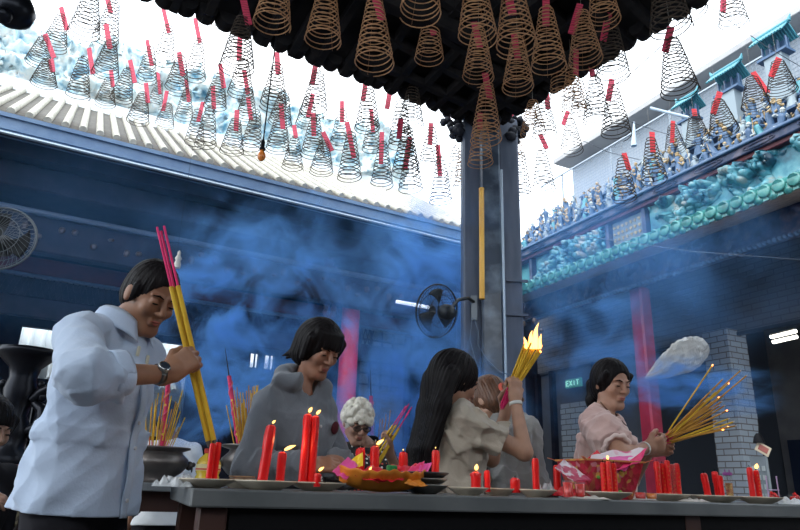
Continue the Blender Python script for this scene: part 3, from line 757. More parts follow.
# ------------------------------------------------------------------ hanging incense coils
coil_m = mat('incense_coil', (.07, .045, .03), .8, col2=(.04, .03, .02), nscale=30)  # same brown coil, darkened into a silhouette for those before the sky
coil_lt = mat('incense_coil_lit', (.50, .27, .13), .75, col2=(.38, .19, .09), nscale=30)  # same coil made paler, the light under the eave put into its colour
def tag_mat(name, c, c2):
    m = bpy.data.materials.new(name); m.use_nodes = True; nt = m.node_tree; b = nt.nodes['Principled BSDF']; b.inputs['Roughness'].default_value = .6
    tc = nd(nt, 'ShaderNodeTexCoord'); br = nd(nt, 'ShaderNodeTexWave', i_Scale=14, i_Distortion=6, i_Detail=3, bands_direction='Z'); nt.links.new(tc.outputs['Object'], br.inputs['Vector'])
    r = nd(nt, 'ShaderNodeValToRGB'); r.color_ramp.elements[0].color = (*c2, 1); r.color_ramp.elements[1].color = (*c, 1); r.color_ramp.elements[0].position = .05; r.color_ramp.elements[1].position = .35
    nt.links.new(br.outputs[0], r.inputs[0]); nt.links.new(r.outputs[0], b.inputs['Base Color'])
    MATS[name] = m; return m
tag_pink = tag_mat('tag_pink', (.52, .035, .09), (.25, .015, .03)); tag_red = tag_mat('tag_red', (.62, .015, .03), (.35, .01, .02))
DIA = .28
def coil_mesh(name, turns, seed, m):
    mb = MB(); N = turns*22; pts = []; rnd = random.Random(seed)
    ph = rnd.uniform(0, 6.28); ex, ey = rnd.uniform(-.02, .02), rnd.uniform(-.02, .02)
    for i in range(N+1):
        t = i/N; a = ph+2*math.pi*turns*t; r = .16+.34*(t**.95) if t > .07 else .02+.163*(t/.07); z = -t**1.05
        sag = .006*math.sin(a*1+seed)+.012*t*math.sin(a*.37+seed)
        pts.append((r*math.cos(a)+ex*t, r*math.sin(a)+ey*t, z+sag))
    return pts, N
coil_shapes = {}
def coil_obj(kind, turns, seed, m, rad):
    key = (kind, turns, seed, rad)
    return key
# a coil in full size: unit cone (diameter 1, height 1) is scaled to the real size on its mesh
# (bottom x, bottom y, width px, apex x, apex y, tag (x0,y0,x1,y1) or None, zone)
C = [
 (38, 64, 24, 45, 36, (45, 34, 54, 58), 'l'), (42, 84, 25, 50, 60, (51, 59, 53, 72), 'l'), (54, 48, 24, 62, 14, (61, 7, 67, 30), 'l'),
 (83, 33, 30, 90, -12, None, 'l'), (75, 95, 23, 86, 56, (89, 48, 93, 74), 'l'), (105, 74, 26, 108, 40, (106, 24, 110, 49), 'l'), (107, 40, 25, 110, 0, (106, -6, 111, 13), 'l'),
 (122, 102, 22, 131, 68, (130, 60, 135, 83), 'l'), (104, 104, 20, 112, 78, (111, 70, 113, 87), 'l'), (145, 80, 20, 148, 46, (147, 40, 152, 66), 'l'),
 (163, 62, 21, 166, 14, (162, 3, 169, 33), 'l'), (193, 79, 22, 197, 24, (195, 18, 200, 43), 'l'), (176, 90, 24, 181, 55, (179, 52, 183, 76), 'l'),
 (155, 107, 16, 158, 80, (158, 72, 160, 94), 'l'), (183, 118, 18, 186, 88, (186, 79, 189, 102), 'l'), (138, 123, 22, 144, 92, (146, 83, 148, 103), 'l'),
 (165, 125, 19, 170, 103, (167, 91, 163, 111), 'l'), (214, 22, 26, 215, -25, (214, -2, 220, 14), 'd'), (236, 68, 35, 244, 16, (243, -2, 249, 25), 'l'),
 (239, 94, 26, 241, 58, (240, 34, 239, 61), 'l'), (215, 107, 23, 218, 72, (220, 64, 224, 88), 'l'), (205, 147, 22, 211, 100, (213, 86, 214, 109), 'l'),
 (193, 146, 20, 199, 108, (203, 102, 198, 122), 'l'), (245, 121, 22, 246, 88, (244, 70, 248, 94), 'l'), (252, 152, 22, 250, 106, (248, 97, 251, 120), 'l'), (232, 152, 24, 238, 118, (237, 110, 236, 131), 'l'),
 (273, 28, 38, 276, -45, None, 'd'), (299, 46, 24, 298, 8, (293, 14, 300, 43), 'd'), (273, 107, 27, 278, 62, (277, 52, 278, 74), 'l'), (281, 124, 24, 283, 90, (281, 104, 283, 129), 'l'),
 (277, 152, 25, 280, 112, None, 'l'), (292, 169, 22, 294, 136, (294, 125, 296, 138), 'l'),
 (323, 42, 37, 326, -32, None, 'd'), (337, 61, 22, 336, 30, (334, 28, 338, 58), 'd'), (371, 66, 40, 378, -5, (376, -1, 382, 20), 'd'), (379, 79, 22, 379, 45, (379, 43, 378, 72), 'd'),
 (315, 114, 28, 315, 70, (316, 62, 312, 85), 'l'), (307, 125, 22, 309, 96, (313, 94, 308, 117), 'l'), (312, 155, 24, 313, 114, (313, 113, 314, 136), 'l'), (340, 145, 22, 343, 108, (342, 101, 342, 122), 'l'),
 (366, 132, 26, 366, 82, (366, 79, 363, 101), 'l'), (371, 151, 20, 372, 114, (371, 109, 373, 132), 'l'), (399, 148, 26, 393, 92, (391, 85, 387, 109), 'l'), (322, 173, 24, 325, 140, (323, 132, 332, 151), 'l'),
 (348, 180, 25, 349, 128, (347, 122, 354, 158), 'l'), (381, 186, 23, 382, 136, (382, 132, 381, 164), 'l'),
 (423, 15, 42, 424, -60, None, 'd'), (430, 60, 30, 428, 10, (427, 8, 434, 35), 'd'), (410, 87, 20, 409, 58, None, 'd'), (412, 127, 27, 409, 84, (409, 55, 407, 80), 'l'), (445, 108, 22, 441, 66, (443, 62, 438, 89), 'd'),
 (406, 174, 28, 402, 126, (401, 119, 399, 139), 'l'), (431, 169, 24, 430, 126, (431, 123, 430, 145), 'l'), (455, 184, 20, 449, 110, (451, 105, 448, 121), 'l'), (409, 191, 25, 408, 142, (410, 137, 405, 170), 'l'), (440, 203, 24, 439, 152, (438, 145, 440, 176), 'l'),
 (475, 37, 40, 474, -35, None, 'd'), (479, 78, 32, 477, 26, (474, 22, 480, 48), 'd'), (514, 48, 42, 511, -25, (508, -4, 513, 15), 'd'), (519, 91, 32, 515, 36, (514, 34, 518, 60), 'd'),
 (549, 68, 36, 547, 5, (546, -2, 546, 26), 'd'), (488, 142, 32, 486, 76, (485, 73, 490, 99), 'd'), (527, 122, 22, 525, 86, (525, 83, 526, 105), 'd'), (534, 135, 26, 532, 100, None, 'd'), (560, 100, 26, 556, 50, (556, 46, 556, 71), 'd'),
 (544, 137, 26, 546, 92, (546, 87, 548, 109), 'r'), (482, 165, 26, 480, 112, (480, 109, 480, 130), 'd'), (464, 190, 24, 463, 140, (463, 131, 468, 166), 'd'), (514, 158, 20, 513, 116, (513, 113, 514, 134), 'd'), (522, 197, 23, 521, 146, None, 'r'),
 (543, 190, 24, 541, 146, (540, 134, 547, 149), 'r'), (585, 62, 34, 577, 10, (580, 4, 571, 34), 'd'), (615, 77, 34, 607, 18, (609, 13, 603, 41), 'r'), (603, 21, 32, 600, -40, None, 'd'), (624, 17, 20, 622, -20, None, 'd'),
 (574, 114, 26, 575, 55, (576, 49, 576, 75), 'd'), (598, 123, 29, 593, 75, (589, 53, 593, 77), 'r'), (480, 128, 22, 482, 96, None, 'd'), (617, 136, 30, 616, 86, (612, 79, 608, 101), 'r'), (581, 117, 22, 579, 78, None, 'r'), (572, 152, 23, 570, 118, (568, 111, 563, 125), 'r'),
 (670, 30, 41, 668, -40, None, 'r'), (691, 15, 31, 688, -40, None, 'r'), (735, 24, 28, 733, -25, (724, -6, 723, 12), 'r'), (678, 94, 37, 678, 38, (671, 27, 665, 52), 'r'),
 (675, 150, 20, 674, 124, (673, 121, 672, 143), 'f'), (697, 140, 23, 696, 113, (694, 109, 695, 116), 'f'), (722, 132, 28, 718, 99, (720, 92, 713, 114), 'f'), (757, 108, 27, 754, 76, (753, 72, 768, 93), 'f'), (783, 92, 29, 780, 60, (779, 58, 771, 77), 'f'),
 (626, 199, 24, 625, 156, (624, 153, 629, 170), 'f'), (655, 182, 25, 652, 137, (652, 132, 653, 153), 'f')]
ordw = ['first', 'second', 'third', 'fourth', 'fifth', 'sixth', 'seventh', 'eighth', 'ninth', 'tenth', 'eleventh', 'twelfth', 'thirteenth', 'fourteenth', 'fifteenth', 'sixteenth', 'seventeenth', 'eighteenth', 'nineteenth', 'twentieth']
def row_of(c):
    z = c[6]; y = c[1]
    if z == 'l': return ('l', 0 if y < 90 else 1 if y < 118 else 2 if y < 140 else 3 if y < 160 else 4)
    if z == 'd': return ('d', 0 if y < 50 else 1 if y < 90 else 2)
    if z == 'r': return ('r', 0 if y < 100 else 1)
    return ('f', 0)
rows = {}
for c in C: rows.setdefault(row_of(c), []).append(c)
for r in rows.values(): r.sort(key=lambda c: c[0])
where = {('l', 0): 'in the topmost row over the tiled roof', ('l', 1): 'in the second row over the tiled roof', ('l', 2): 'in the third row over the tiled roof',
         ('l', 3): 'in the fourth row over the tiled roof', ('l', 4): 'in the lowest row over the tiled roof',
         ('d', 0): 'in the top row under the eave', ('d', 1): 'in the middle row under the eave', ('d', 2): 'in the low row by the pillar',
         ('r', 0): 'high in the open sky', ('r', 1): 'low in the sky beside the eave', ('f', 0): 'before the ceramic frieze'}
grp = {'l': 'incense coils over the tiled roof', 'd': 'incense coils under the dark eave', 'r': 'incense coils against the open sky', 'f': 'incense coils before the ceramic frieze'}
meshes = {}; placed = []
string_m = mat('thread', (.35, .33, .3), .8)
random.seed(31)
for (bx, by, wpx, ax_, ay, tg, zone) in C:
    dia = DIA*(1.0 if zone != 'f' else .95)
    # distance from the camera along the ray, from the apparent width
    dpt = F_PX*dia/wpx
    d = ray(bx, by); base = CO+d*dpt          # ray has unit depth
    # height from the apex row: intersect the apex ray with the vertical line through the base
    da = ray(ax_, ay); k = (base.y)/da.y; apx = CO+da*k; H = max(.28, min(.62, apx.z-base.z))
    for fct in (1, 1.07, .93, 1.14, .86, 1.22, .79, 1.3, .72, 1.4, 1.5):
        b2 = CO+d*(dpt*fct); H2 = H*fct; R2 = dia*fct/2
        if zone == 'd' and b2.z+H2 > EZ+ES*min(rin(b2), 1.7)-.03 and fct >= 1: continue
        if all(math.hypot(b2.x-q[0], b2.y-q[1]) > R2+q[3]+.01 or b2.z > q[2]+q[4]+.03 or b2.z+H2 < q[2]-.03 for q in placed): break
    placed.append((b2.x, b2.y, b2.z, R2, H2)); base = b2; H = H2; sc_ = fct; dpt *= fct
    apx = V3((base.x, base.y, base.z+H))
    turns = 15 if wpx > 30 else 13 if wpx > 22 else 12
    r = row_of((bx, by, wpx, ax_, ay, tg, zone)); n = rows[r].index((bx, by, wpx, ax_, ay, tg, zone)); tot = len(rows[r])
    lab = 'spiral incense coil '+where[r]+', '+(ordw[n]+' from the left' if n < tot-1 else 'at the right end')
    o = empty('incense_coil', apx, lab, 'incense coil', grp[zone])
    var = random.randrange(4); eave_lit = zone == 'd'
    rad = {'d': .0042, 'r': .0046, 'l': .0048, 'f': .0045}[zone]
    key = (turns, var, eave_lit, zone)
    if key not in meshes:
        pts, N = coil_mesh('coil', turns, var, None)
        mb = MB(); mb.tube([V3((p[0]*dia, p[1]*dia, p[2]*.5)) for p in pts], rad, 4, caps=False)
        for a in (0, 2.1, 4.2):     # three carrying threads down the cone
            mb.tube([(0, 0, .03), (.17*dia*math.cos(a), .17*dia*math.sin(a), -.16), (.49*dia*math.cos(a), .49*dia*math.sin(a), -.49)], .0009, 3, caps=False)
        me = bpy.data.meshes.new('coil'); me.from_pydata([V3(v) for v in mb.v], [], mb.f); me.materials.append(coil_lt if eave_lit else coil_m)
        me.polygons.foreach_set('use_smooth', [True]*len(me.polygons)); meshes[key] = me
    s = bpy.data.objects.new('spiral', meshes[key]); COL.objects.link(s); s.parent = o; s.scale = (sc_, sc_, H/.5); s.rotation_euler = (random.uniform(-.04, .04), random.uniform(-.04, .04), random.uniform(0, 6.28))
    # hanging thread up to the timber or to the overhead wires
    top = EZ+ES*min(rin(apx), 1.7) if zone == 'd' and apx.z < 5.6 else apx.z+.35
    top = max(top, apx.z+.08)
    mb = MB(); mb.tube([apx, V3((apx.x, apx.y, top))], .0012, 4, caps=False); mb.build('hanging_thread', string_m, o)
    if tg:
        p0 = CO+ray(tg[0], tg[1])*(dpt-.02); p1 = CO+ray(tg[2], tg[3])*(dpt-.02)
        yv = base.y-.02; p0 = at(tg[0], tg[1], yv); p1 = at(tg[2], tg[3], yv)
        mb = MB(); mb.bar(p1, p0, .056*sc_, .008, up=V3((0, 1, 0)))
        # turn the card face to its own slight angle
        mb.build('paper_tag', tag_red if zone == 'f' else tag_pink, o)
# overhead wires
def wire(p0, p1, label):
    mb = MB(); mb.tube([p0, (V3(p0)+V3(p1))/2-UP*.06, p1], .005, 5); mb.build('overhead_wire', mat('wire_dark', (.12, .13, .15), .5, .5), label=label, cat='wire', group='wires strung across the courtyard')
wire(at(700, 0, 6.5), at(820, 78, 8.0), 'overhead wire crossing the sky at the top right corner')
wire(at(590, 100, 6), at(668, 40, 5.2), 'thin wire slanting through the sky beside the roof eave')
wire(at(560, 95, 7), at(722, 150, 10), 'long thin wire running from the eave toward the ceramic frieze')
wire(at(570, 135, 8), at(640, 160, 10), 'short thin wire under the coils near the concrete slab')
wire(at(575, 235, 9), at(830, 262, 7.8), 'thin wire sagging in front of the carved beam')

# ------------------------------------------------------------------ wall fans
fan_m = mat('fan_dark', (.02, .025, .03), .4, .3); fan_l = mat('fan_grey', (.16, .18, .20), .4, .5)
def fan(center, r, nrm, m, label, motor_side, bracket):
    nrm = V3(nrm).normalized(); x, y, z = frame(nrm); c = V3(center)
    o = empty('wall_fan', c, label, 'fan')
    mb = MB()
    for fr_ in (-1, 1):
        for k in range(36):
            a = 2*math.pi*k/36; dv = x*math.cos(a)+y*math.sin(a); tw = x*math.cos(a+.5)+y*math.sin(a+.5)
            mb.tube([c+tw*(r*.18)+z*(fr_*r*.34), c+dv.lerp(tw, .4)*(r*.62)+z*(fr_*r*.28), c+dv*r*.97+z*(fr_*r*.10), c+dv*r], .0016, 4, caps=False)
    for q, zz in ((.18, .34), (.6, .285), (.97, .1)):
        for fr_ in (-1, 1): mb.tube([c+(x*math.cos(2*math.pi*k/40)+y*math.sin(2*math.pi*k/40))*(r*q)+z*(fr_*zz*r) for k in range(40)], .003, 5, closed=True)
    mb.tube([c+(x*math.cos(2*math.pi*k/48)+y*math.sin(2*math.pi*k/48))*r for k in range(48)], .007, 6, closed=True)
    mb.build('cage', m, o)
    for k in range(3):
        a0 = 2*math.pi*k/3+.4; mb = MB()
        def bl(u, v): 
            a = a0+(v-.5)*1.1*(.4+.6*u)+u*.5; rr = r*(.12+.72*u)
            return c+(x*math.cos(a)+y*math.sin(a))*rr+z*(r*.16*(v-.5)+r*.02)
        mb.grid(bl, 8, 8, thick=.003); mb.build('blade', fan_m, o)
    mb = MB(); b = c+z*(motor_side*r*.25)
    mb.lathe(b, [(r*.05, 0), (r*.26, r*.06), (r*.30, r*.22), (r*.28, r*.48), (r*.16, r*.62), (.001, r*.64)], 20, axis=z*motor_side); mb.lathe(c-z*motor_side*r*.3, [(r*.17, 0), (r*.17, -r*.03 if 0 else r*.05)], 16, axis=z)
    mb.build('motor_housing', fan_m, o)
    mb = MB(); e = c+z*(motor_side*r*.6); mb.tube([e]+[V3(q) for q in bracket], .018, 8); mb.build('bracket', m, o)
    return o
fc = at(437, 311, 6.1); br = [at(458, 300, 6.25), at(468, 298, 6.35), at(474, 302, 6.5)]
mbk = MB(); q = at(474, 308, 6.5); mbk.box(q, (.03, .02, .13)); 
f1 = fan(fc, .26, (.52, -.62, -.22), fan_m, 'black wall fan with a wire cage mounted on the corner pillar', 1, br)
mbk.build('wall_plate', fan_l, f1)
f2c = at(-1, 238, 4.4); f2 = fan(f2c, .245, (.25, -.95, .1), fan_l, 'grey wire cage fan at the left edge beside the dark beams', -1, [at(-22, 250, 4.7), at(-34, 262, 4.85)])
mb = MB(); q = at(-36, 300, 4.95); zq = at(-36, 235, 4.95).z/2; mb.box((q.x, q.y, zq), (.09, .09, zq), bev=.02); mb.build('trim_50', red_wood, kind='structure')
# fluorescent-like pale finial above the man's head
mb = MB(); p = at(177, 252, 4.6); mb.lathe(at(177, 268, 4.6), [(.022, 0), (.026, .03), (.018, .06), (.026, .075), (.012, .1), (.012, .125), (.001, .14)], 12); mb.tube([p+UP*.01, p+UP*.9], .001, 4, mi=1)
mb.build('hanging_finial', [mat('ivory', (.72, .68, .6), .5), black_m], label='small pale turned finial hanging in the dark above the man', cat='ornament')
# hanging bulb on its cord
bo = empty('pendant_bulb', at(261, 162, 4.6), 'amber bulb hanging on a long dark cord before the tiled roof', 'lamp')
mb = MB(); b0 = at(261, 161, 4.6)
mb.lathe(b0, [(.001, 0), (.016, .005), (.030, .025), (.033, .045), (.026, .07), (.016, .09), (.013, .10)], 18); mb.build('glass_bulb', mat('amber_glass', (.75, .22, .04), .15, coat=.6), bo)
mb = MB(); mb.lathe(b0+UP*.095, [(.022, 0), (.024, .01), (.024, .02), (.017, .03), (.017, .075), (.009, .095)], 16); mb.build('socket', black_m, bo)
mb = MB(); tp = V3((b0.x+.02, b0.y, EZ+ES*min(rin(b0), 1.7))); mb.tube([b0+UP*.18, tp], .006, 6); mb.build('cord', black_m, bo)
# dark bell at the top left corner
mb = MB(); p = at(10, 24, 3.2); mb.lathe(p, [(.001, 0), (.06, .008), (.105, .04), (.12, .10), (.10, .15), (.07, .2), (.03, .24), (.001, .25)], 20); mb.ball(at(3, 15, 3.1), .05, 12)
mb.tube([p+UP*.22, p+UP*1.2], .012, 6)
mb.build('hanging_bell', mat('black_bronze', (.01, .012, .018), .35, .6), label='dark rounded bronze bell hanging in the top left corner', cat='bell')
# ------------------------------------------------------------------ incense smoke (real scattering volumes)
def smoke_mat(name, dens, thr, scale, col=(.19, .47, .95), seed=0, stretch=(1, 1, 1), soft=1.0):
    dens *= 2.2
    m = bpy.data.materials.new(name); m.use_nodes = True; nt = m.node_tree; nt.nodes.remove(nt.nodes['Principled BSDF'])
    out = nt.nodes['Material Output']; vs = nd(nt, 'ShaderNodeVolumeScatter'); vs.inputs['Color'].default_value = (*col, 1); vs.inputs['Anisotropy'].default_value = .25
    tc = nd(nt, 'ShaderNodeTexCoord'); ln = nd(nt, 'ShaderNodeVectorMath', operation='LENGTH'); nt.links.new(tc.outputs['Object'], ln.inputs[0])
    fo = nd(nt, 'ShaderNodeMapRange', interpolation_type='SMOOTHSTEP'); fo.inputs[1].default_value = 1.0; fo.inputs[2].default_value = .15; fo.inputs[3].default_value = 0; fo.inputs[4].default_value = 1
    nt.links.new(ln.outputs['Value'], fo.inputs[0])
    g = nd(nt, 'ShaderNodeNewGeometry'); mp = nd(nt, 'ShaderNodeMapping'); mp.inputs['Location'].default_value = (seed*3.1, seed*1.7, seed); mp.inputs['Scale'].default_value = stretch
    nt.links.new(g.outputs['Position'], mp.inputs[0])
    nz = nd(nt, 'ShaderNodeTexNoise', i_Scale=scale, i_Detail=6, i_Roughness=.6, i_Distortion=1.2); nt.links.new(mp.outputs[0], nz.inputs['Vector'])
    mr = nd(nt, 'ShaderNodeMapRange'); mr.inputs[1].default_value = thr; mr.inputs[2].default_value = thr+.3*soft; mr.inputs[3].default_value = 0; mr.inputs[4].default_value = dens
    nt.links.new(nz.outputs[0], mr.inputs[0])
    mu = nd(nt, 'ShaderNodeMath', operation='MULTIPLY'); nt.links.new(fo.outputs[0], mu.inputs[0]); nt.links.new(mr.outputs[0], mu.inputs[1])
    nt.links.new(mu.outputs[0], vs.inputs['Density']); va = nd(nt, 'ShaderNodeVolumeAbsorption'); va.inputs['Color'].default_value = (*col, 1); nt.links.new(mu.outputs[0], va.inputs['Density']); ad = nd(nt, 'ShaderNodeAddShader'); nt.links.new(vs.outputs[0], ad.inputs[0]); nt.links.new(va.outputs[0], ad.inputs[1]); nt.links.new(ad.outputs[0], out.inputs['Volume']); return m
def plume(c, r, dens, thr, scale, label, seed, rot=(0, 0, 0), **kw):
    mb = MB(); mb.ball((0, 0, 0), 1, 20); o = mb.build('incense_smoke', smoke_mat('smoke_%d' % seed, dens, thr, scale, seed=seed, **kw), label=label, cat='smoke', kind='stuff', org=(0, 0, 0))
    o.location = c; o.scale = r; o.rotation_euler = rot; return o
plume(at(255, 320, 4.9), (1.25, .8, 1.05), 8, .53, 2.3, 'thick blue incense smoke billowing behind the man and the woman in the hooded jacket', 1)
plume(at(235, 400, 4.0), (.75, .4, .5), 10.0, .52, 3.0, 'blue smoke rising from the incense urns', 2)
plume(at(320, 235, 6.0), (2.3, .9, .9), .6, .48, 1.5, 'thin blue smoke drifting under the tiled roof', 3)
plume(at(430, 280, 7.2), (1.1, .6, 1.5), 2.8, .44, 1.8, 'blue smoke hanging behind the wall fan', 4)
plume(at(410, 425, 4.6), (.95, .5, .85), 12, .48, 2.8, 'blue smoke curling around the white-haired woman', 5)
plume(at(595, 335, 6.2), (1.0, .6, 1.3), 1.5, .48, 2.0, 'blue smoke behind the woman in pink', 6)
plume(at(690, 388, 3.3), (.55, .18, .20), 14, .47, 6, 'wisp of smoke trailing from the fanned incense sticks', 7, stretch=(.7, 1, 1.8))
plume(at(650, 255, 7.6), (2.6, .7, 1.6), .30, .34, .8, 'faint blue haze in front of the ceramic frieze', 8)
plume(at(110, 250, 5.0), (2.2, .7, 1.6),   .05, .30, .8, 'faint blue haze before the dark beams', 9)
# ------------------------------------------------------------------ people
def econe(s, a, b, wa, wb, rt, k=.02, op='u'):
    """cone with an elliptical section; wa, wb = (half width along rt, half depth)"""
    a = np.array(a, float); b = np.array(b, float); L = float(np.linalg.norm(b-a)); u = (b-a)/L; r = np.array(rt, float); r = r-u*(r@u); r /= np.linalg.norm(r); f = np.cross(u, r)
    m = max(wa+wb)+k+.03; sl, X, Y, Z = s.sub(np.minimum(a, b)-m, np.maximum(a, b)+m)
    x, y, z = X-a[0], Y-a[1], Z-a[2]
    t = (x*u[0]+y*u[1]+z*u[2])/L; tc = np.clip(t, 0, 1); w = wa[0]+(wb[0]-wa[0])*tc; dd = wa[1]+(wb[1]-wa[1])*tc
    q = np.sqrt(((x*r[0]+y*r[1]+z*r[2])/w)**2+((x*f[0]+y*f[1]+z*f[2])/dd)**2)
    d = (q-1)*np.minimum(w, dd); d = np.maximum(d, (np.abs(t-.5)-.5)*L)
    s._op(sl, d.astype(np.float32), k, op)
Vox.econe = econe
def folds(amp, seed, fq=1.0, vert=0.):
    rnd = random.Random(seed); T = []
    for i in range(7):
        dv = np.array([rnd.gauss(0, 1), rnd.gauss(0, 1), rnd.gauss(0, 1)*(1-vert)+.05]); dv /= np.linalg.norm(dv)
        w = np.array([rnd.gauss(0, 1), rnd.gauss(0, 1), rnd.gauss(0, 1)]); kf = rnd.uniform(30, 95); T.append((dv*kf*fq, w*rnd.uniform(5, 10), rnd.uniform(0, 6), min(1.2, 45/kf)))
    SA = sum(t[3] for t in T)
    def fn(x, y, z):
        o = 0
        for kv, w, p, a in T:
            o = o+a*(np.abs(np.sin(.5*(kv[0]*x+kv[1]*y+kv[2]*z)+p+1.3*np.sin(w[0]*x+w[1]*y+w[2]*z))))
        return amp*np.clip(3.2*(o/SA-.64)-.30, -1.3, .12)
    return fn
def nv(v): v = np.array(v, float); return v/np.linalg.norm(v)
def hand(vx, W, dv, nrm, s=1., curl=(35, 40, 25), thumb=1, spread=0., T=None, k=.004):
    """palm and five bent fingers; dv = along the hand, nrm = the way the palm faces, T = thumb side"""
    W = np.array(W, float); dv = nv(dv); nrm = np.array(nrm, float); nrm = nv(nrm-dv*(nrm@dv)); T = np.cross(nrm, dv)*thumb if T is None else nv(np.array(T)-dv*(np.array(T)@dv)-nrm*(np.array(T)@nrm))
    vx.box(W+dv*.045*s, (.037*s, .046*s, .013*s), (T, dv, nrm), .012*s, .012)
    vx.cone(W-dv*.02, W+dv*.02*s, .024*s, .027*s, .015)
    L = (.072, .080, .074, .058)
    for i in range(4):
        o = (.029, .0095, -.0105, -.029)[i]; p = W+dv*(.084-.004*abs(i-1.2))*s+T*o*s; a = math.radians(curl[0]*(1+.06*i)); dd = dv+T*spread*(1.5-i)*.5
        vx.cone(W+dv*.05*s+T*o*.8*s, p, .0105*s, .0098*s, k)
        for j, fr_ in enumerate((.45, .3, .25)):
            q = p+nv(dd*math.cos(a)+nrm*math.sin(a))*L[i]*fr_*s; vx.cone(p, q, (.0095-.001*j)*s, (.0086-.001*j)*s, k); p = q
            a += math.radians(curl[min(j+1, 2)])
    p = W+dv*.02*s+T*.026*s; q = p+nv(dv*.75+T*.6+nrm*.45)*.042*s; r = q+nv(dv*.85+T*.05+nrm*.75)*.034*s; t = r+nv(dv*.7-T*.25+nrm*.8)*.024*s
    vx.chain([p, q, r, t], [.015*s, .0125*s, .0105*s, .0085*s], .006)
def ik(S, W, l1, l2, pole):
    S = np.array(S, float); W = np.array(W, float); d = W-S; L = np.linalg.norm(d)
    if L > (l1+l2)*.995: W = S+d/L*(l1+l2)*.995; d = W-S; L = np.linalg.norm(d)
    u = d/L; a = (l1*l1-l2*l2+L*L)/(2*L); h = math.sqrt(max(l1*l1-a*a, 0)); p = np.array(pole, float); p = p-u*(p@u); p /= np.linalg.norm(p)
    return S+u*a+p*h, W
skin_m = {}
def skin(c, name):
    return mat(name, c, .5, col2=tuple(x*.88 for x in c), nscale=30, bump=.05, sub=.12)
hair_blk = mat('black_hair', (.006, .005, .006), .5, col2=(.014, .013, .014), nscale=60, stretch=(1, 1, .12), bump=.25, bscale=90)
hair_brn = mat('brown_hair', (.075, .035, .02), .42, col2=(.14, .06, .03), nscale=60, stretch=(1, 1, .15), bump=.5, bscale=90)
hair_wht = mat('white_hair', (.72, .69, .60), .7, col2=(.55, .52, .45), nscale=40, bump=.6, bscale=60)
eye_m = mat('eye_dark', (.012, .01, .01), .25); lip_m = mat('lip', (.36, .10, .08), .45)
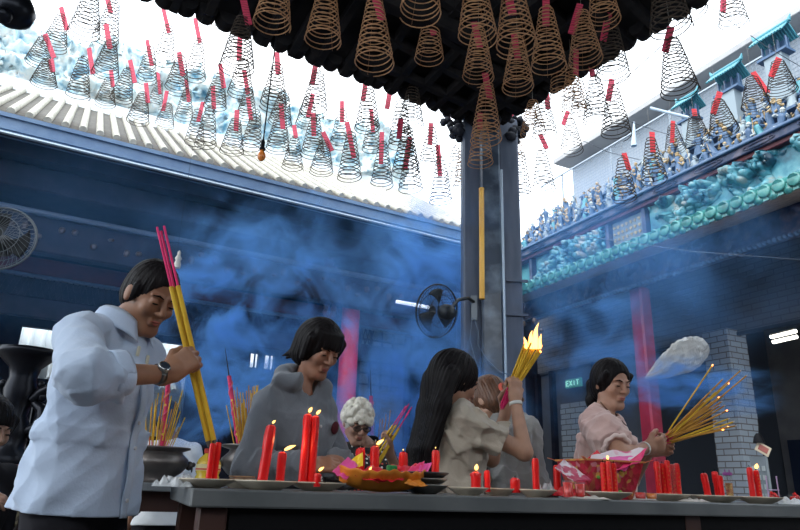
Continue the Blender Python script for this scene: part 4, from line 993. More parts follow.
def person(label, head, neck, heading, H, hd=(0, 25), lean=6, wf=1., fem=False, skincol=(.42, .24, .16), arms=None, hs=1., group=None, res=.0045, name='person', face=True, legs=True, twist=0):
    """head, neck: world points; heading, hd=(yaw off heading, pitch down) in degrees"""
    P = {}; s = H/1.72; h = math.radians(heading); fw = np.array([math.cos(h), math.sin(h), 0]); up = np.array([0, 0, 1.]); rt = np.array([fw[1], -fw[0], 0])
    NB = np.array(neck, float); le = math.radians(lean); tu = up*math.cos(le)+fw*math.sin(le); tf = fw*math.cos(le)-up*math.sin(le)
    pel = NB-tu*.50*s; P.update(fw=fw, rt=rt, tu=tu, tf=tf, NB=NB, pel=pel, s=s, H=H)
    S = {1: NB-tu*.075*s+rt*(.145 if fem else .155)*s*wf, -1: NB-tu*.075*s-rt*(.145 if fem else .155)*s*wf}
    y = h+math.radians(hd[0]); pd = math.radians(hd[1]); hf = np.array([math.cos(y)*math.cos(pd), math.sin(y)*math.cos(pd), -math.sin(pd)]); hr = np.array([math.sin(y), -math.cos(y), 0]); hu = np.cross(hr, hf)
    HC = np.array(head, float); P.update(HC=HC, hf=hf, hr=hr, hu=hu, hs=hs); HA = (hr, hf, hu)
    hp = lambda x, f, z: HC+(hr*x+hf*f+hu*z)*hs
    P['hp'] = hp; P['HA'] = HA
    A_ = {}
    for sd in (1, -1):
        a = (arms or {}).get(sd)
        if a is None: a = dict(w=S[sd]-up*.50*s+rt*sd*.05+fw*.08, pole=-fw)
        E, W = ik(S[sd], a['w'], .285*s, .25*s, a.get('pole', -up)); A_[sd] = (S[sd], E, W, a)
    P['arms'] = A_
    pts = [HC+up*.16, HC-.1, HC+.1, pel+.2, pel-.2, NB+.24, NB-.24, np.array([pel[0], pel[1], 0])]+[q for v in A_.values() for q in (v[1]+.08, v[1]-.08, v[2]+.16, v[2]-.16)]
    lo = np.min(pts, 0)-.03; hi = np.max(pts, 0)+.03; lo[2] = -.01 if legs else pel[2]-.3
    vx = Vox(lo, hi, res)
    T3 = (rt, tf, tu)
    vx.ell(pel+tu*.0, (.150*s*wf, .10*s, .12*s), T3); vx.ell(pel+tu*.16*s, (.120*s*wf, .088*s, .17*s), T3, .03); vx.ell(pel+tu*.32*s, (.135*s*wf, .098*s, .15*s), T3, .03)
    vx.cone(S[1], S[-1], .05*s, .05*s, .03)
    for sd in (1, -1):
        vx.cone(NB+tu*.0*s, S[sd], .036*s, .045*s, .03)
        if fem: vx.ell(pel+tu*.32*s+tf*.07*s+rt*sd*.068*s, (.06*s, .052*s, .065*s), T3, .04)
    skb = hp(0, -.02, -.05); vx.cone(NB-tu*.02, skb, (.056 if not fem else .044)*s, (.052 if not fem else .040)*s, .025)
    for sd in (1, -1):
        Sx, E, W, a = A_[sd]; vx.chain([Sx, E], [.050*s*(.9 if fem else 1), .037*s], .02); vx.chain([E, W], [.038*s, .025*s], .015)
        dv = a.get('dir', nv(W-E)); hand(vx, W, dv, a.get('nrm', -up), s*a.get('size', 1), a.get('curl', (25, 30, 20)), T=a.get('T', fw), spread=a.get('spread', 0))
    # head
    vx.ell(hp(0, -.012, .032), (.075*hs, .093*hs, .088*hs), HA, .01); vx.ell(hp(0, .022, -.035), (.057*hs, .066*hs, .078*hs), HA, .03)
    vx.cone(hp(-.015, .068, -.098), hp(.015, .068, -.098), .018*hs, .018*hs, .025)
    for sd in (1, -1):
        vx.cone(hp(sd*.045, -.0, -.06), hp(sd*.02, .06, -.095), .018*hs, .016*hs, .02)
        vx.ell(hp(sd*.036, .068, -.02), (.022*hs, .018*hs, .02*hs), HA, .02)
        vx.ell(hp(sd*.075, -.008, -.005), (.009*hs, .02*hs, .03*hs), HA, .006)
    if face:
        for sd in (1, -1): vx.ell(hp(sd*.031, .101, .008), (.017*hs, .014*hs, .011*hs), HA, .010, 's')
        for sd in (1, -1): vx.ell(hp(sd*.031, .078, .007), (.0145*hs, .0145*hs, .012*hs), HA, .003); vx.cone(hp(sd*.014, .086, .028), hp(sd*.045, .076, .028), .008*hs, .007*hs, .010)
        vx.cone(hp(0, .086, .02), hp(0, .108, -.022), .007*hs, .011*hs, .008)
        for sd in (1, -1): vx.ell(hp(sd*.011, .097, -.026), (.008*hs, .009*hs, .007*hs), HA, .006)
        vx.cone(hp(-.016, .087, -.052), hp(.016, .087, -.052), .007*hs, .007*hs, .006); vx.cone(hp(-.013, .087, -.063), hp(.013, .087, -.063), .008*hs, .008*hs, .005)
        vx.cone(hp(-.022, .099, -.0575), hp(.022, .099, -.0575), .003*hs, .003*hs, .004, 's')
    if legs:
        for sd in (1, -1):
            hip = pel+rt*sd*.088*s-up*.03; kn = np.array([pel[0], pel[1], 0])+rt*sd*.10*s+fw*.03+up*(pel[2]*.52); an = np.array([pel[0], pel[1], 0])+rt*sd*.10*s+up*.085-fw*.02
            vx.chain([hip, kn], [.088*s, .056*s], .03); vx.chain([kn, an], [.054*s, .038*s], .02)
            P['leg%d' % sd] = (hip, kn, an)
            vx.cone(an-up*.045-fw*.02, an-up*.05+fw*.14, .034, .026, .02)
        vx.cut((0, 0, .005), (0, 0, -1))
    bm_ = vx.build(name, skin(skincol, 'skin_%d' % int(skincol[0]*1000+skincol[1]*100)), label=label, cat='person', group=group)
    P['ob'] = bm_
    if face:
        for sd in (1, -1):
            mb = MB(); ax = (V3(hr), V3(hf), V3(hu)); mb.ball(hp(sd*.031, .0895, .003), (.0115*hs, .0045*hs, .0035*hs), 12, ax=ax); mb.build('eye', eye_m, bm_)
            mb = MB(); mb.tube([hp(sd*.014, .0955, .026), hp(sd*.03, .093, .032), hp(sd*.047, .082, .027)], [.002*hs, .0035*hs, .0015*hs], 6); mb.build('eyebrow', eye_m, bm_)
        mb = MB(); mb.tube([hp(-.022, .089, -.057), hp(-.008, .0955, -.0535), hp(.008, .0955, -.0535), hp(.022, .089, -.057)], [.001, .0035*hs, .0035*hs, .001], 6); mb.tube([hp(-.019, .089, -.059), hp(0, .0955, -.0635), hp(.019, .089, -.059)], [.001, .0048*hs, .001], 6)
        mb.build('mouth', lip_m, bm_)
    return P
def headgrid(P, m=.16, down=.16, res=.004): c = P['HC']; return Vox(c-np.array([m, m, down]), c+np.array([m, m, m]), res)
def strands(P, amp, n=46):
    c, hr, hf, hu = P['HC'], P['hr'], P['hf'], P['hu']
    def fn(x, y, z):
        a = np.arctan2((x-c[0])*hr[0]+(y-c[1])*hr[1]+(z-c[2])*hr[2], (x-c[0])*hf[0]+(y-c[1])*hf[1]+(z-c[2])*hf[2]); u = (x-c[0])*hu[0]+(y-c[1])*hu[1]+(z-c[2])*hu[2]
        return amp*(np.sin(a*n+12*u)+.6*np.sin(a*n*.43+9*u+2))
    return fn
def top(P, body=(.14, .12), o=.02, hem=.10, sleeve=.6, m=None, sr=(.06, .055), loose=(0, 0), amp=.006, seed=1, name='shirt', cuff=None, fq=1., res=.0045, bust=0, neckcut=.075, shoulder=.046, hemw=None, vert=0., label=None, extra=None, puff=0):
    """a garment over the trunk with two sleeves; sleeve = how far down the arm (1 = elbow, 2 = wrist)"""
    s, pel, tu, tf, rt, NB = (P[k] for k in ('s', 'pel', 'tu', 'tf', 'rt', 'NB')); T3 = (rt, tf, tu)
    pts = [pel-tu*hem-.24, pel-tu*hem+.24, NB+.2, NB-.24]
    for sd in (1, -1): Sx, E, W, a = P['arms'][sd]; pts += [E-.1, E+.1]+([W-.08, W+.08] if sleeve > 1 else [])
    vx = Vox(np.min(pts, 0)-.03, np.max(pts, 0)+.05, res)
    hw = hemw or (body[0]+.03, body[1]+.03)
    vx.econe(pel-tu*hem, pel+tu*.16*s, hw, (body[0]+loose[0], body[1]+loose[1]), rt, .02)
    vx.econe(pel+tu*.14*s, pel+tu*.36*s, (body[0]+loose[0], body[1]+loose[1]), (body[0]+.0, body[1]+.0), rt, .03)
    vx.ell(pel+tu*.31*s, (body[0]+.005, body[1]+.0, .16*s), T3, .03)
    Sa, Sb = P['arms'][1][0], P['arms'][-1][0]; vx.cone(Sa, Sb, shoulder*s+o*.4, shoulder*s+o*.4, .03)
    for sd in (1, -1):
        vx.cone(NB-tu*.012, P['arms'][sd][0], .046*s+o*.5, .048*s+o*.5, .03)
        if bust: vx.ell(pel+tu*.32*s+tf*(.072)*s+rt*sd*.066*s, (.07*s, .06*s+bust, .085*s), T3, .05)
    if extra: extra(vx)
    vx.disp(folds(amp, seed, fq, vert))
    vx.cut(pel-tu*(hem-.012), -tu)
    for sd in (1, -1):
        Sx, E, W, a = P['arms'][sd]; sub = Vox(np.minimum(np.minimum(Sx, E), W)-.12, np.maximum(np.maximum(Sx, E), W)+.12, res)
        if puff: sub.ell(Sx*.45+E*.55, (puff, puff, .10), None, .02)
        if sleeve <= 1: sub.chain([Sx, Sx+(E-Sx)*(sleeve+.15)], [sr[0], sr[1]], .02); cp, cn = Sx+(E-Sx)*sleeve, (E-Sx)
        else: sub.chain([E, E+(W-E)*(min(sleeve-1, .98)+.1)], [sr[1], cuff or sr[1]*.85], .02); cp, cn = E+(W-E)*(sleeve-1), (W-E)
        sub.disp(folds(amp*1.15, seed+sd+5, fq*1.2, 0)); sub.cut(cp, cn)
        if sleeve > 1: sub.chain([Sx, E], [sr[0], sr[1]*1.02], .02); sub.disp(folds(amp*.5, seed+sd+15, fq*1.2, 0))
        # merge the sleeve grid into the main grid
        off = np.round((sub.lo-vx.lo)/res).astype(int)
        # resample by nearest alignment
        a0 = np.maximum(off, 0); b0 = np.minimum(off+sub.n, vx.n); 
        if np.all(b0 > a0):
            A_ = vx.F[a0[0]:b0[0], a0[1]:b0[1], a0[2]:b0[2]]; B_ = sub.F[a0[0]-off[0]:b0[0]-off[0], a0[1]-off[1]:b0[1]-off[1], a0[2]-off[2]:b0[2]-off[2]]
            k = .012; hh = np.clip(.5+.5*(A_-B_)/k, 0, 1); vx.F[a0[0]:b0[0], a0[1]:b0[1], a0[2]:b0[2]] = A_*(1-hh)+B_*hh-k*hh*(1-hh)
    vx.cone(NB+tu*.01+tf*.012, NB+tu*.2+tf*.06, neckcut*s*.8, neckcut*s, .006, 's')
    return vx.build(name, m, P['ob'], label=label)
def trousers(P, m, o=.018, name='trousers'):
    s, pel, rt = P['s'], P['pel'], P['rt']; pts = [pel+.22, pel-.22]+[q+d for sd in (1, -1) for q in P['leg%d' % sd] for d in (.12, -.12)]
    lo = np.min(pts, 0); lo[2] = 0.02; vx = Vox(lo, np.max(pts, 0)+.03, .006)
    vx.ell(pel+P['tu']*.0, (.165*s+o, .118*s+o, .14*s), (rt, P['tf'], P['tu']), .03)
    for sd in (1, -1):
        hip, kn, an = P['leg%d' % sd]; vx.chain([hip, kn, an], [.092*s+o, .066*s+o, .055*s+o], .03)
    vx.disp(folds(.005, 9)); vx.cut((0, 0, .05), (0, 0, -1)); vx.cut(pel+P['tu']*.11, P['tu']); return vx.build(name, m, P['ob'])
def cap_hair(P, m, face=(.060, .062, .082), fo=(0, .085, -.045), thick=.012, back=-.06, extra=None, amp=.0016, name='hair', down=.16, res=.004, fringe=None, marg=.16, crown=.0, curls=0):
    vx = headgrid(P, marg, down, res); hp, HA, hs = P['hp'], P['HA'], P['hs']
    vx.ell(hp(0, -.014, .036+crown), ((.075+thick)*hs, (.093+thick)*hs, (.088+thick+crown)*hs), HA, .01)
    vx.ell(hp(0, -.045, back+.03), ((.068+thick*.6)*hs, (.062+thick)*hs, .07*hs), HA, .03)
    if extra: extra(vx, hp, HA, hs)
    if curls:
        rnd = random.Random(4)
        for i in range(curls):
            v = nv([rnd.gauss(0, 1), rnd.gauss(0, 1)-.2, abs(rnd.gauss(0, 1))*.9-.25]); p = hp(v[0]*(.08+thick*.5), -.012+v[1]*(.098+thick*.5), .036+v[2]*(.093+thick)); vx.ell(p, [.017*hs]*3, None, .006)
    vx.disp(strands(P, amp))
    vx.ell(hp(*fo), tuple(q*hs for q in face), HA, .012, 's')
    if fringe: fringe(vx, hp, HA, hs)
    return vx.build(name, m, P['ob'])
def stick(a, b, r, m0, m1=None, split=.3, name='incense_stick', label=None, cat='incense stick', group=None, tipm=None):
    """one joss stick from its bare handle end a to its burning end b"""
    a, b = V3(a), V3(b); c = a.lerp(b, split); o = empty(name, a, label, cat, group)
    mb = MB(); mb.tube([a, c], r*.55, 6); mb.build('handle', m0, o); mb = MB(); mb.tube([c, b], r, 8); x = mb.build('incense', m1, o)
    mb = MB(); mb.tube([b, b+(b-a).normalized()*r*2.5], [r*1.02, r*.7], 6); mb.build('burnt_tip', tipm or ash_m, o); return o
yel = mat('yellow_incense', (.72, .46, .03), .7, col2=(.60, .36, .02), nscale=20); yel2 = mat('gold_incense', (.58, .30, .05), .7, col2=(.42, .20, .03), nscale=20)
mag = mat('magenta_handle', (.75, .02, .16), .6); ash_m = mat('ash', (.12, .1, .09), .9); ash_w = mat('ash_white', (.5, .48, .46), .9); ember = mat('ember', (1, .25, .05), emit=6)

# ---- the man on the left
MY = 2.12
Y_ = MY
rw = at(168, 374, 1.95)
man = person('man in a pale blue shirt holding long joss sticks upside down over the altar', at(150, 297, MY), at(119, 326, MY), -14, 1.74, hd=(-20, 30), lean=4, wf=1.08, skincol=(.30, .15, .09),
    arms={1: dict(w=rw, pole=(-.05, -1, -.45), dir=V3(at(196, 354, 1.97))-V3(rw), nrm=(-.1, 1, 0), T=(.1, 0, 1), curl=(55, 75, 55)), -1: dict(w=at(95, 470, 2.35), pole=(-1, .3, 0))})
shirt_m = mat('pale_blue_cotton', (.46, .56, .72), .85, col2=(.42, .52, .68), nscale=4, bump=.15, bscale=120, sheen=.2)
top(man, body=(.160, .125), o=.025, hem=.085, sleeve=1.42, m=shirt_m, sr=(.064, .066), cuff=.056, loose=(.014, .012), hemw=(.195, .16), amp=.014, seed=3, vert=.35, shoulder=.052, neckcut=.078)
trousers(man, mat('dark_trousers', (.02, .02, .025), .8), .004)
def collar(P, m, r=.072, hgt=.042, flare=.03, gap=.7, name='collar'):
    NB, tf, rt, tu, s = (P[k] for k in ('NB', 'tf', 'rt', 'tu', 's'))
    c = NB+tu*.012+tf*.012
    def fn(u, v):
        a = math.pi/2+gap*.5+(2*math.pi-gap)*u; ed = abs(u-.5)*2
        rr = (r+flare*abs(v-.35)*1.3+.008*ed)*s; z = hgt*(1-abs(v-.4)*2.2)-.045*ed**4*1.0
        if v > .4: z -= .012*ed**2
        return c+rt*(rr*math.cos(a))+tf*(rr*1.06*math.sin(a))+tu*z
    mb = MB(); mb.grid(fn, 36, 8, thick=.003); return mb.build(name, m, P['ob'])
collar(man, shirt_m, .066, .046, .036, .8)
def placket(P, m, x=0, z0=-.1, z1=.4, dep=(.19, .175), w=.016, name='placket'):
    pel, tf, rt, tu, s = (P[k] for k in ('pel', 'tf', 'rt', 'tu', 's')); mb = MB()
    def fn(u, v): z = z0+(z1-z0)*v; t = v; return pel+tu*z*s+tf*(dep[0]*(1-t)+dep[1]*t-.0+.006*math.sin(z*30))+rt*(x+(u-.5)*2*w+.005*math.sin(z*21))
    mb.grid(fn, 3, 30, thick=.004); pl = mb.build(name, m, P['ob'])
    for k in range(6):
        z = z0+.05+(z1-z0-.06)*k/5; mb = MB(); t = (z-z0)/(z1-z0); c = pel+tu*z*s+tf*(dep[0]*(1-t)+dep[1]*t+.006)+rt*x; mb.lathe(c, [(.006, -.002), (.006, .002), (.001, .0025)], 10, axis=V3(tf)); mb.build('button', mat('shirt_button', (.6, .62, .66), .4), pl)
placket(man, shirt_m, dep=(.168, .138), z0=-.075, z1=.36)
# sleeve cuff roll
Sx, E, W, a = man['arms'][1]; mb = MB(); u = nv(W-E); cc = E+(W-E)*.42
def cuffring(u_, v_): 
    an = 2*math.pi*u_; x, y, z = frame(V3(u)); r = .064+.004*math.sin(3*an)+.003*math.sin(math.pi*v_); return V3(cc)+(x*math.cos(an)+y*math.sin(an))*r-V3(u)*(.05*(1-v_)-.006)
mb.grid(cuffring, 30, 5, thick=.004); mb.build('cuff', shirt_m, man['ob'])
mb = MB(); 
for q in range(2):
    mb = MB(); c = V3(man['NB']+man['tf']*(.12+.004*q)+man['rt']*(.035-.05*q)-man['tu']*(.085+.02*q)); mb.box(c, (.008, .003, .016), (V3(man['rt']), V3(man['tf']), V3(man['tu'])), bev=.004); mb.build('shirt_toggle', mat('cream_cloth', (.6, .6, .5), .8), man['ob'])
def lip_cut(vx, hp, HA, hs): vx.ell(hp(0, .122, .035), (.07*hs, .048*hs, .055*hs), HA, .012, 's')
def man_hair(vx, hp, HA, hs):
    for sd in (1, -1): vx.cone(hp(sd*.074, .022, .03), hp(sd*.074, .02, -.02), .012*hs, .007*hs, .012)
cap_hair(man, hair_blk, face=(.070, .080, .100), fo=(0, .096, -.032), thick=.005, extra=man_hair, back=-.045, fringe=lip_cut)
# wrist watch
def band(P, sd, m, r=.031, off=.03, w=.009, name='watch_strap'):
    Sx, E, W, a = P['arms'][sd]; u = V3(nv(W-E)); x, y, z = frame(u); c = V3(W)-u*off; mb = MB()
    mb.grid(lambda p, q: c+(x*math.cos(2*math.pi*p)+y*math.sin(2*math.pi*p))*r+u*((q-.5)*2*w), 28, 2, thick=.003); return mb.build(name, m, P['ob']), c, (x, y, u)
st_, c, (x, y, u) = band(man, 1, mat('watch_steel', (.12, .12, .12), .3, .9))
fd = V3((-.1, -1, .25)); fd = (fd-u*fd.dot(u)).normalized(); mb = MB(); mb.lathe(c+fd*.028, [(.019, 0), (.019, .008), (.016, .011), (.0001, .011)], 20, axis=fd); wc = mb.build('watch_case', mat('watch_case', (.35, .36, .36), .25, .9), st_)
mb = MB(); mb.lathe(c+fd*.0395, [(.014, 0), (.0001, .001)], 20, axis=fd); mb.build('watch_dial', mat('watch_dial', (.03, .04, .06), .2), st_)
# the three big joss sticks he holds
yv = man['arms'][1][2][1]+.035
for n, (x0, y0, xs, ys, x1, y1, lab) in enumerate(((157, 227, 173, 289, 208, 441, 'thick yellow joss stick with leftmost pink handle in the man\'s fist'), (164, 226, 178, 288, 214, 440, 'thick yellow joss stick with rightmost pink handle in the man\'s fist'), (161, 231, 176, 290, 211, 446, 'thick yellow joss stick behind the other two in the man\'s fist'))):
    yy = yv+(.018 if n == 2 else 0); a = at(x0, y0, yy-.05); b = at(x1, y1, yy+.06); f_ = (ys-y0)/(y1-y0)
    stick(a, b, .0075, mag, yel, f_, label=lab, group='joss sticks in the man\'s fist')

# ---- woman in the grey hooded jacket
HY = 2.62
hw_ = person('woman with short black hair in a grey hooded jacket behind the tall candles', at(319, 349, HY), at(299, 391, HY+.02), -40, 1.58, hd=(-5, 30), hs=.93, lean=9, wf=.96, fem=True, skincol=(.34, .17, .11),
    arms={1: dict(w=at(309, 466, 2.40), pole=(-.35, -.3, -1), dir=(.9, .1, .1), nrm=(0, .6, -.6), T=(.1, .6, .7), curl=(25, 35, 25)), -1: dict(w=at(334, 462, 2.55), pole=(.5, .5, -1), dir=(-.9, -.1, 0), nrm=(0, -.3, -.9), T=(0, -.5, .6), curl=(25, 35, 25))})
hood_m = mat('grey_fleece', (.17, .19, .22), .95, col2=(.14, .16, .19), nscale=8, bump=.25, bscale=150, sheen=.3)
def hoodx(vx):
    NB, tf, rt, tu, s = (hw_[k] for k in ('NB', 'tf', 'rt', 'tu', 's'))
    for k in range(14):
        a = math.pi*(-.05+1.1*k/13)+math.pi; a2 = math.pi*(-.05+1.1*(k+1)/13)+math.pi
        q = lambda t: NB+tu*(.045-.03*math.sin(t)*.0+.02*abs(math.cos(t))*-1)+rt*.088*math.cos(t)+tf*(.075*math.sin(t)+.015)
        vx.cone(q(a)+tu*(.025 if 3 < k < 11 else 0), q(a2)+tu*(.025 if 3 < k+1 < 11 else 0), .034, .034, .02)
    vx.cone(NB-tf*.09-tu*.02, NB-tf*.10-tu*.14, .055, .035, .03)
top(hw_, body=(.145, .115), o=.022, hem=.12, sleeve=1.93, m=hood_m, sr=(.060, .054), cuff=.040, loose=(.01, .005), amp=.020, seed=11, name='hooded_jacket', extra=hoodx, bust=.006, neckcut=.07)
placket(hw_, mat('jacket_zip', (.28, .3, .33), .4, .5), dep=(.145, .155), z0=-.1, z1=.38, w=.005, name='zip')
mb = MB()
Pn = hw_; c = Pn['pel']+Pn['tu']*.34+Pn['tf']*.142-Pn['rt']*.095
mb.ball(c, (.018, .010, .026), 12, ax=(V3(Pn['rt']), V3(Pn['tf']), V3(Pn['tu']))); mb.build('chest_emblem', mat('emblem_maroon', (.07, .004, .012), .8), Pn['ob'])
trousers(hw_, mat('dark_skirt', (.02, .02, .03), .8))
def bob(vx, hp, HA, hs):
    vx.ell(hp(0, -.03, .02), (.096*hs, .11*hs, .10*hs), HA, .02)
    vx.ell(hp(0, -.05, -.05), (.088*hs, .07*hs, .055*hs), HA, .03)
    for sd in (1, -1): vx.cone(hp(sd*.085, .03, .05), hp(sd*.083, .02, -.045), .02*hs, .012*hs, .02)
    for k in range(6): vx.cone(hp(-.07+.028*k, -.09, -.07), hp(-.08+.033*k, -.125, -.105), .012*hs, .004*hs, .012)
def fr(vx, hp, HA, hs):
    for k in range(9): a_ = -1.0+.25*k; vx.cone(hp(.07*math.sin(a_), .078*math.cos(a_)-.008, .085), hp(.083*math.sin(a_), .105*math.cos(a_)-.008, .038-.004*math.sin(k*2.1)), .016*hs, .006*hs, .012)
cap_hair(hw_, hair_blk, face=(.066, .075, .085), fo=(0, .088, -.055), thick=.014, extra=bob, fringe=fr, down=.2)

# ---- white-haired woman
OY = 3.65
lw_ = at(389, 450, 3.48)
old = person('white-haired elderly woman in glasses and a black patterned blouse holding joss sticks', at(357, 423, OY), at(365, 443, OY+.06), -72, 1.48, hd=(6, 26), lean=4, wf=.98, fem=True, skincol=(.36, .20, .14), hs=.90,
    arms={-1: dict(w=lw_, pole=(.4, .5, -1), dir=V3(at(390, 431, 3.48))-V3(lw_), nrm=(-.8, -.3, 0), T=(.2, -.9, .2), curl=(50, 70, 50)), 1: dict(w=at(350, 478, 3.4), pole=(-1, .2, -.6), dir=(.8, -.3, .2), nrm=(0, 0, -1), T=(0, -1, .2))})
def dots_mat(name, base, dot, dot2, sc):
    m = bpy.data.materials.new(name); m.use_nodes = True; nt = m.node_tree; b = nt.nodes['Principled BSDF']; b.inputs['Roughness'].default_value = .8
    tc = nd(nt, 'ShaderNodeTexCoord'); v = nd(nt, 'ShaderNodeTexVoronoi', i_Scale=sc, i_Randomness=.35); nt.links.new(tc.outputs['Object'], v.inputs['Vector'])
    r = nd(nt, 'ShaderNodeValToRGB'); r.color_ramp.interpolation = 'CONSTANT'; r.color_ramp.elements[0].color = (1, 1, 1, 1); r.color_ramp.elements[1].color = (0, 0, 0, 1); r.color_ramp.elements[1].position = .33
    nt.links.new(v.outputs['Distance'], r.inputs[0])
    r2 = nd(nt, 'ShaderNodeValToRGB'); sp = nd(nt, 'ShaderNodeSeparateColor'); nt.links.new(v.outputs['Color'], sp.inputs[0]); nt.links.new(sp.outputs[0], r2.inputs[0]); r2.color_ramp.interpolation = 'CONSTANT'
    r2.color_ramp.elements[0].color = (*dot, 1); r2.color_ramp.elements[1].color = (*dot2, 1); r2.color_ramp.elements[1].position = .75
    mx = nd(nt, 'ShaderNodeMix', data_type='RGBA'); nt.links.new(r.outputs[0], mx.inputs[0]); mx.inputs[6].default_value = (*base, 1); nt.links.new(r2.outputs[0], mx.inputs[7]); nt.links.new(mx.outputs[2], b.inputs['Base Color']); MATS[name] = m; return m
blouse = dots_mat('dotted_blouse', (.012, .012, .014), (.75, .75, .72), (.7, .10, .06), 50)
top(old, body=(.145, .115), o=.018, hem=.12, sleeve=1.3, m=blouse, sr=(.056, .052), cuff=.05, amp=.005, seed=21, name='blouse', bust=.01, neckcut=.085)
trousers(old, mat('dark_skirt', (.02, .02, .03), .8))
collar(old, mat('black_collar', (.015, .015, .018), .7), .07, .03, .03, 1.4)
cap_hair(old, hair_wht, face=(.064, .07, .078), fo=(0, .084, -.05), thick=.012, curls=150, amp=.001, back=-.03, crown=.0)
mb = MB(); hp = old['hp']; hr, hf, hu = (V3(old[k]) for k in ('hr', 'hf', 'hu'))
for sd in (1, -1):
    c = V3(hp(sd*.031, .104, .004)); mb.tube([c+hr*(.022*math.cos(t))*(1)+hu*(.015*math.sin(t)) for t in [2*math.pi*k/20 for k in range(20)]], .0017, 5, closed=True); mb.tube([c+hr*(sd*.022), V3(hp(sd*.078, .02, .008))], .0018, 5)
mb.tube([V3(hp(-.009, .106, .006)), V3(hp(.009, .106, .006))], .002, 5); gl = mb.build('glasses_frame', mat('glasses_black', (.01, .01, .012), .3), old['ob'])
for sd in (1, -1):
    mb = MB(); c = V3(hp(sd*.031, .104, .004)); mb.ball(c, (.021, .0012, .0145), 14, ax=(hr, hf, hu)); mb.build('lens', mat('lens_tint', (.05, .05, .06), .08, alpha=.35), gl)
mb = MB(); NB, tf, rt, tu = (old[k] for k in ('NB', 'tf', 'rt', 'tu'))
mb.tube([NB+rt*.055+tu*.02+tf*.02, NB+rt*.04+tf*.07-tu*.03, NB+tf*.10-tu*.075, NB-rt*.04+tf*.07-tu*.03, NB-rt*.055+tu*.02+tf*.02], .003, 6); mb.build('necklace', mat('pale_beads', (.6, .5, .45), .4), old['ob'])
for n, (x0, y0, x1, y1) in enumerate(((409, 404, 374, 461), (412, 407, 377, 463), (406, 406, 371, 458), (410, 409, 379, 464))):
    yy = lw_.y-.045+.012*(n % 2); stick(at(x0, y0, yy), at(x1, y1, yy), .0055, mag, yel, .38, label='yellow joss stick with pink handle in the white-haired woman\'s bundle', group='joss sticks held by the white-haired woman')

# ---- woman with long black hair
LY = 2.86
lwr = at(515, 399, 2.80)
lon = person('woman with waist-length black hair in a beige tee raising a burning bundle', at(455, 381, LY), at(456, 409, LY), 18, 1.56, hd=(12, 22), lean=4, wf=.95, fem=True, skincol=(.44, .25, .17),
    arms={1: dict(w=lwr, pole=(.8, -.1, -.9), dir=V3((.06, 0, 1)), nrm=(-.5, .85, 0), T=(.1, .2, .6), curl=(50, 70, 55)), -1: dict(w=at(506, 410, 2.98), pole=(.4, .3, -1), dir=(.25, -.1, 1), nrm=(.2, -.95, 0), T=(-.2, 0, .9), curl=(50, 70, 50))})
beige = mat('beige_knit', (.45, .40, .33), .9, col2=(.38, .34, .28), nscale=6, bump=.2, bscale=120, sheen=.2)
top(lon, body=(.132, .102), o=.014, hem=.13, sleeve=.62, m=beige, sr=(.054, .058), amp=.020, seed=31, name='tee_shirt', bust=.005, loose=(.0, .0), hemw=(.150, .118), neckcut=.075, vert=.2)
trousers(lon, mat('dark_jeans', (.015, .02, .04), .8))
def longx(vx, hp, HA, hs):
    vx.ell(hp(0, -.03, .02), (.09*hs, .108*hs, .10*hs), HA, .02)
    b = lon['NB']; fw, rt = lon['fw'], lon['rt']; up = np.array([0, 0, 1.])
    for k in range(9):
        o = (-.09+.0225*k); w = .022
        vx.chain([hp(o*.8, -.075, -.02), b-fw*.105+rt*o*1.1+up*.0, b-fw*.155+rt*o*1.15-up*.18, b-fw*(.175+.01*math.sin(k*2))+rt*(o*1.0-.01)-up*(.36+.05*math.sin(k*1.7))], [.04*hs, .034, .028, .008], .02)
cap_hair(lon, hair_blk, face=(.06, .06, .08), fo=(0, .095, -.05), thick=.014, extra=longx, down=.56, marg=.34, amp=.0024, res=.0045)
mb = MB(); hp = lon['hp']; mb.tube([V3(hp(.088*math.cos(t), -.02+.0*t, .03+.098*math.sin(t))) for t in [math.pi*k/16 for k in range(17)]], .004, 6); mb.build('hair_band', mat('band_black', (.02, .02, .025), .4), lon['ob'])
band(lon, 1, mat('watch_white', (.7, .72, .7), .4), .028, .022, .007, 'bracelet')
def flame(p, h, r, lean=(0, 0), name='flame', parent=None, seed=0):
    mb = MB(); rnd = random.Random(seed); p = V3(p); pts = []; rs = []
    for i in range(9):
        t = i/8; pts.append(p+V3((lean[0]*t*t, lean[1]*t*t, h*t))+V3((math.sin(t*5+seed)*.06*h*t, 0, 0))); rs.append(r*(math.sin(math.pi*min(1, t*.8+.18))**1.1)*(1-t*.35)+.0003)
    rs[-1] = .0004; mb.tube(pts, rs, 10); return mb.build(name, flame_m, parent)
flame_m = bpy.data.materials.new('flame'); flame_m.use_nodes = True; nt = flame_m.node_tree; b = nt.nodes['Principled BSDF']; b.inputs['Base Color'].default_value = (0, 0, 0, 1)
lw = nd(nt, 'ShaderNodeLayerWeight', i_Blend=.35); rr = nd(nt, 'ShaderNodeValToRGB'); rr.color_ramp.elements[0].color = (1, .70, .18, 1); rr.color_ramp.elements[1].color = (1, .16, .01, 1); nt.links.new(lw.outputs['Facing'], rr.inputs[0]); nt.links.new(rr.outputs[0], b.inputs['Emission Color']); b.inputs['Emission Strength'].default_value = 2.4
random.seed(8); yy = lon['arms'][1][2][1]+.03
for n in range(22):
    t = random.uniform(-1, 1); q = random.uniform(-.03, .03); s_ = 1-abs(t)*.1
    a = at(503+t*3, 407+random.uniform(-3, 3), yy+q*.3-.01); b = at(533+t*9, 347-random.uniform(-3, 4)+abs(t)*2+t*2, yy+q+.02)
    stick(a, b, .0035, mag, yel, .30, label='thin yellow joss stick in the burning bundle of the long-haired woman', group='joss sticks in the burning bundle', tipm=ember)
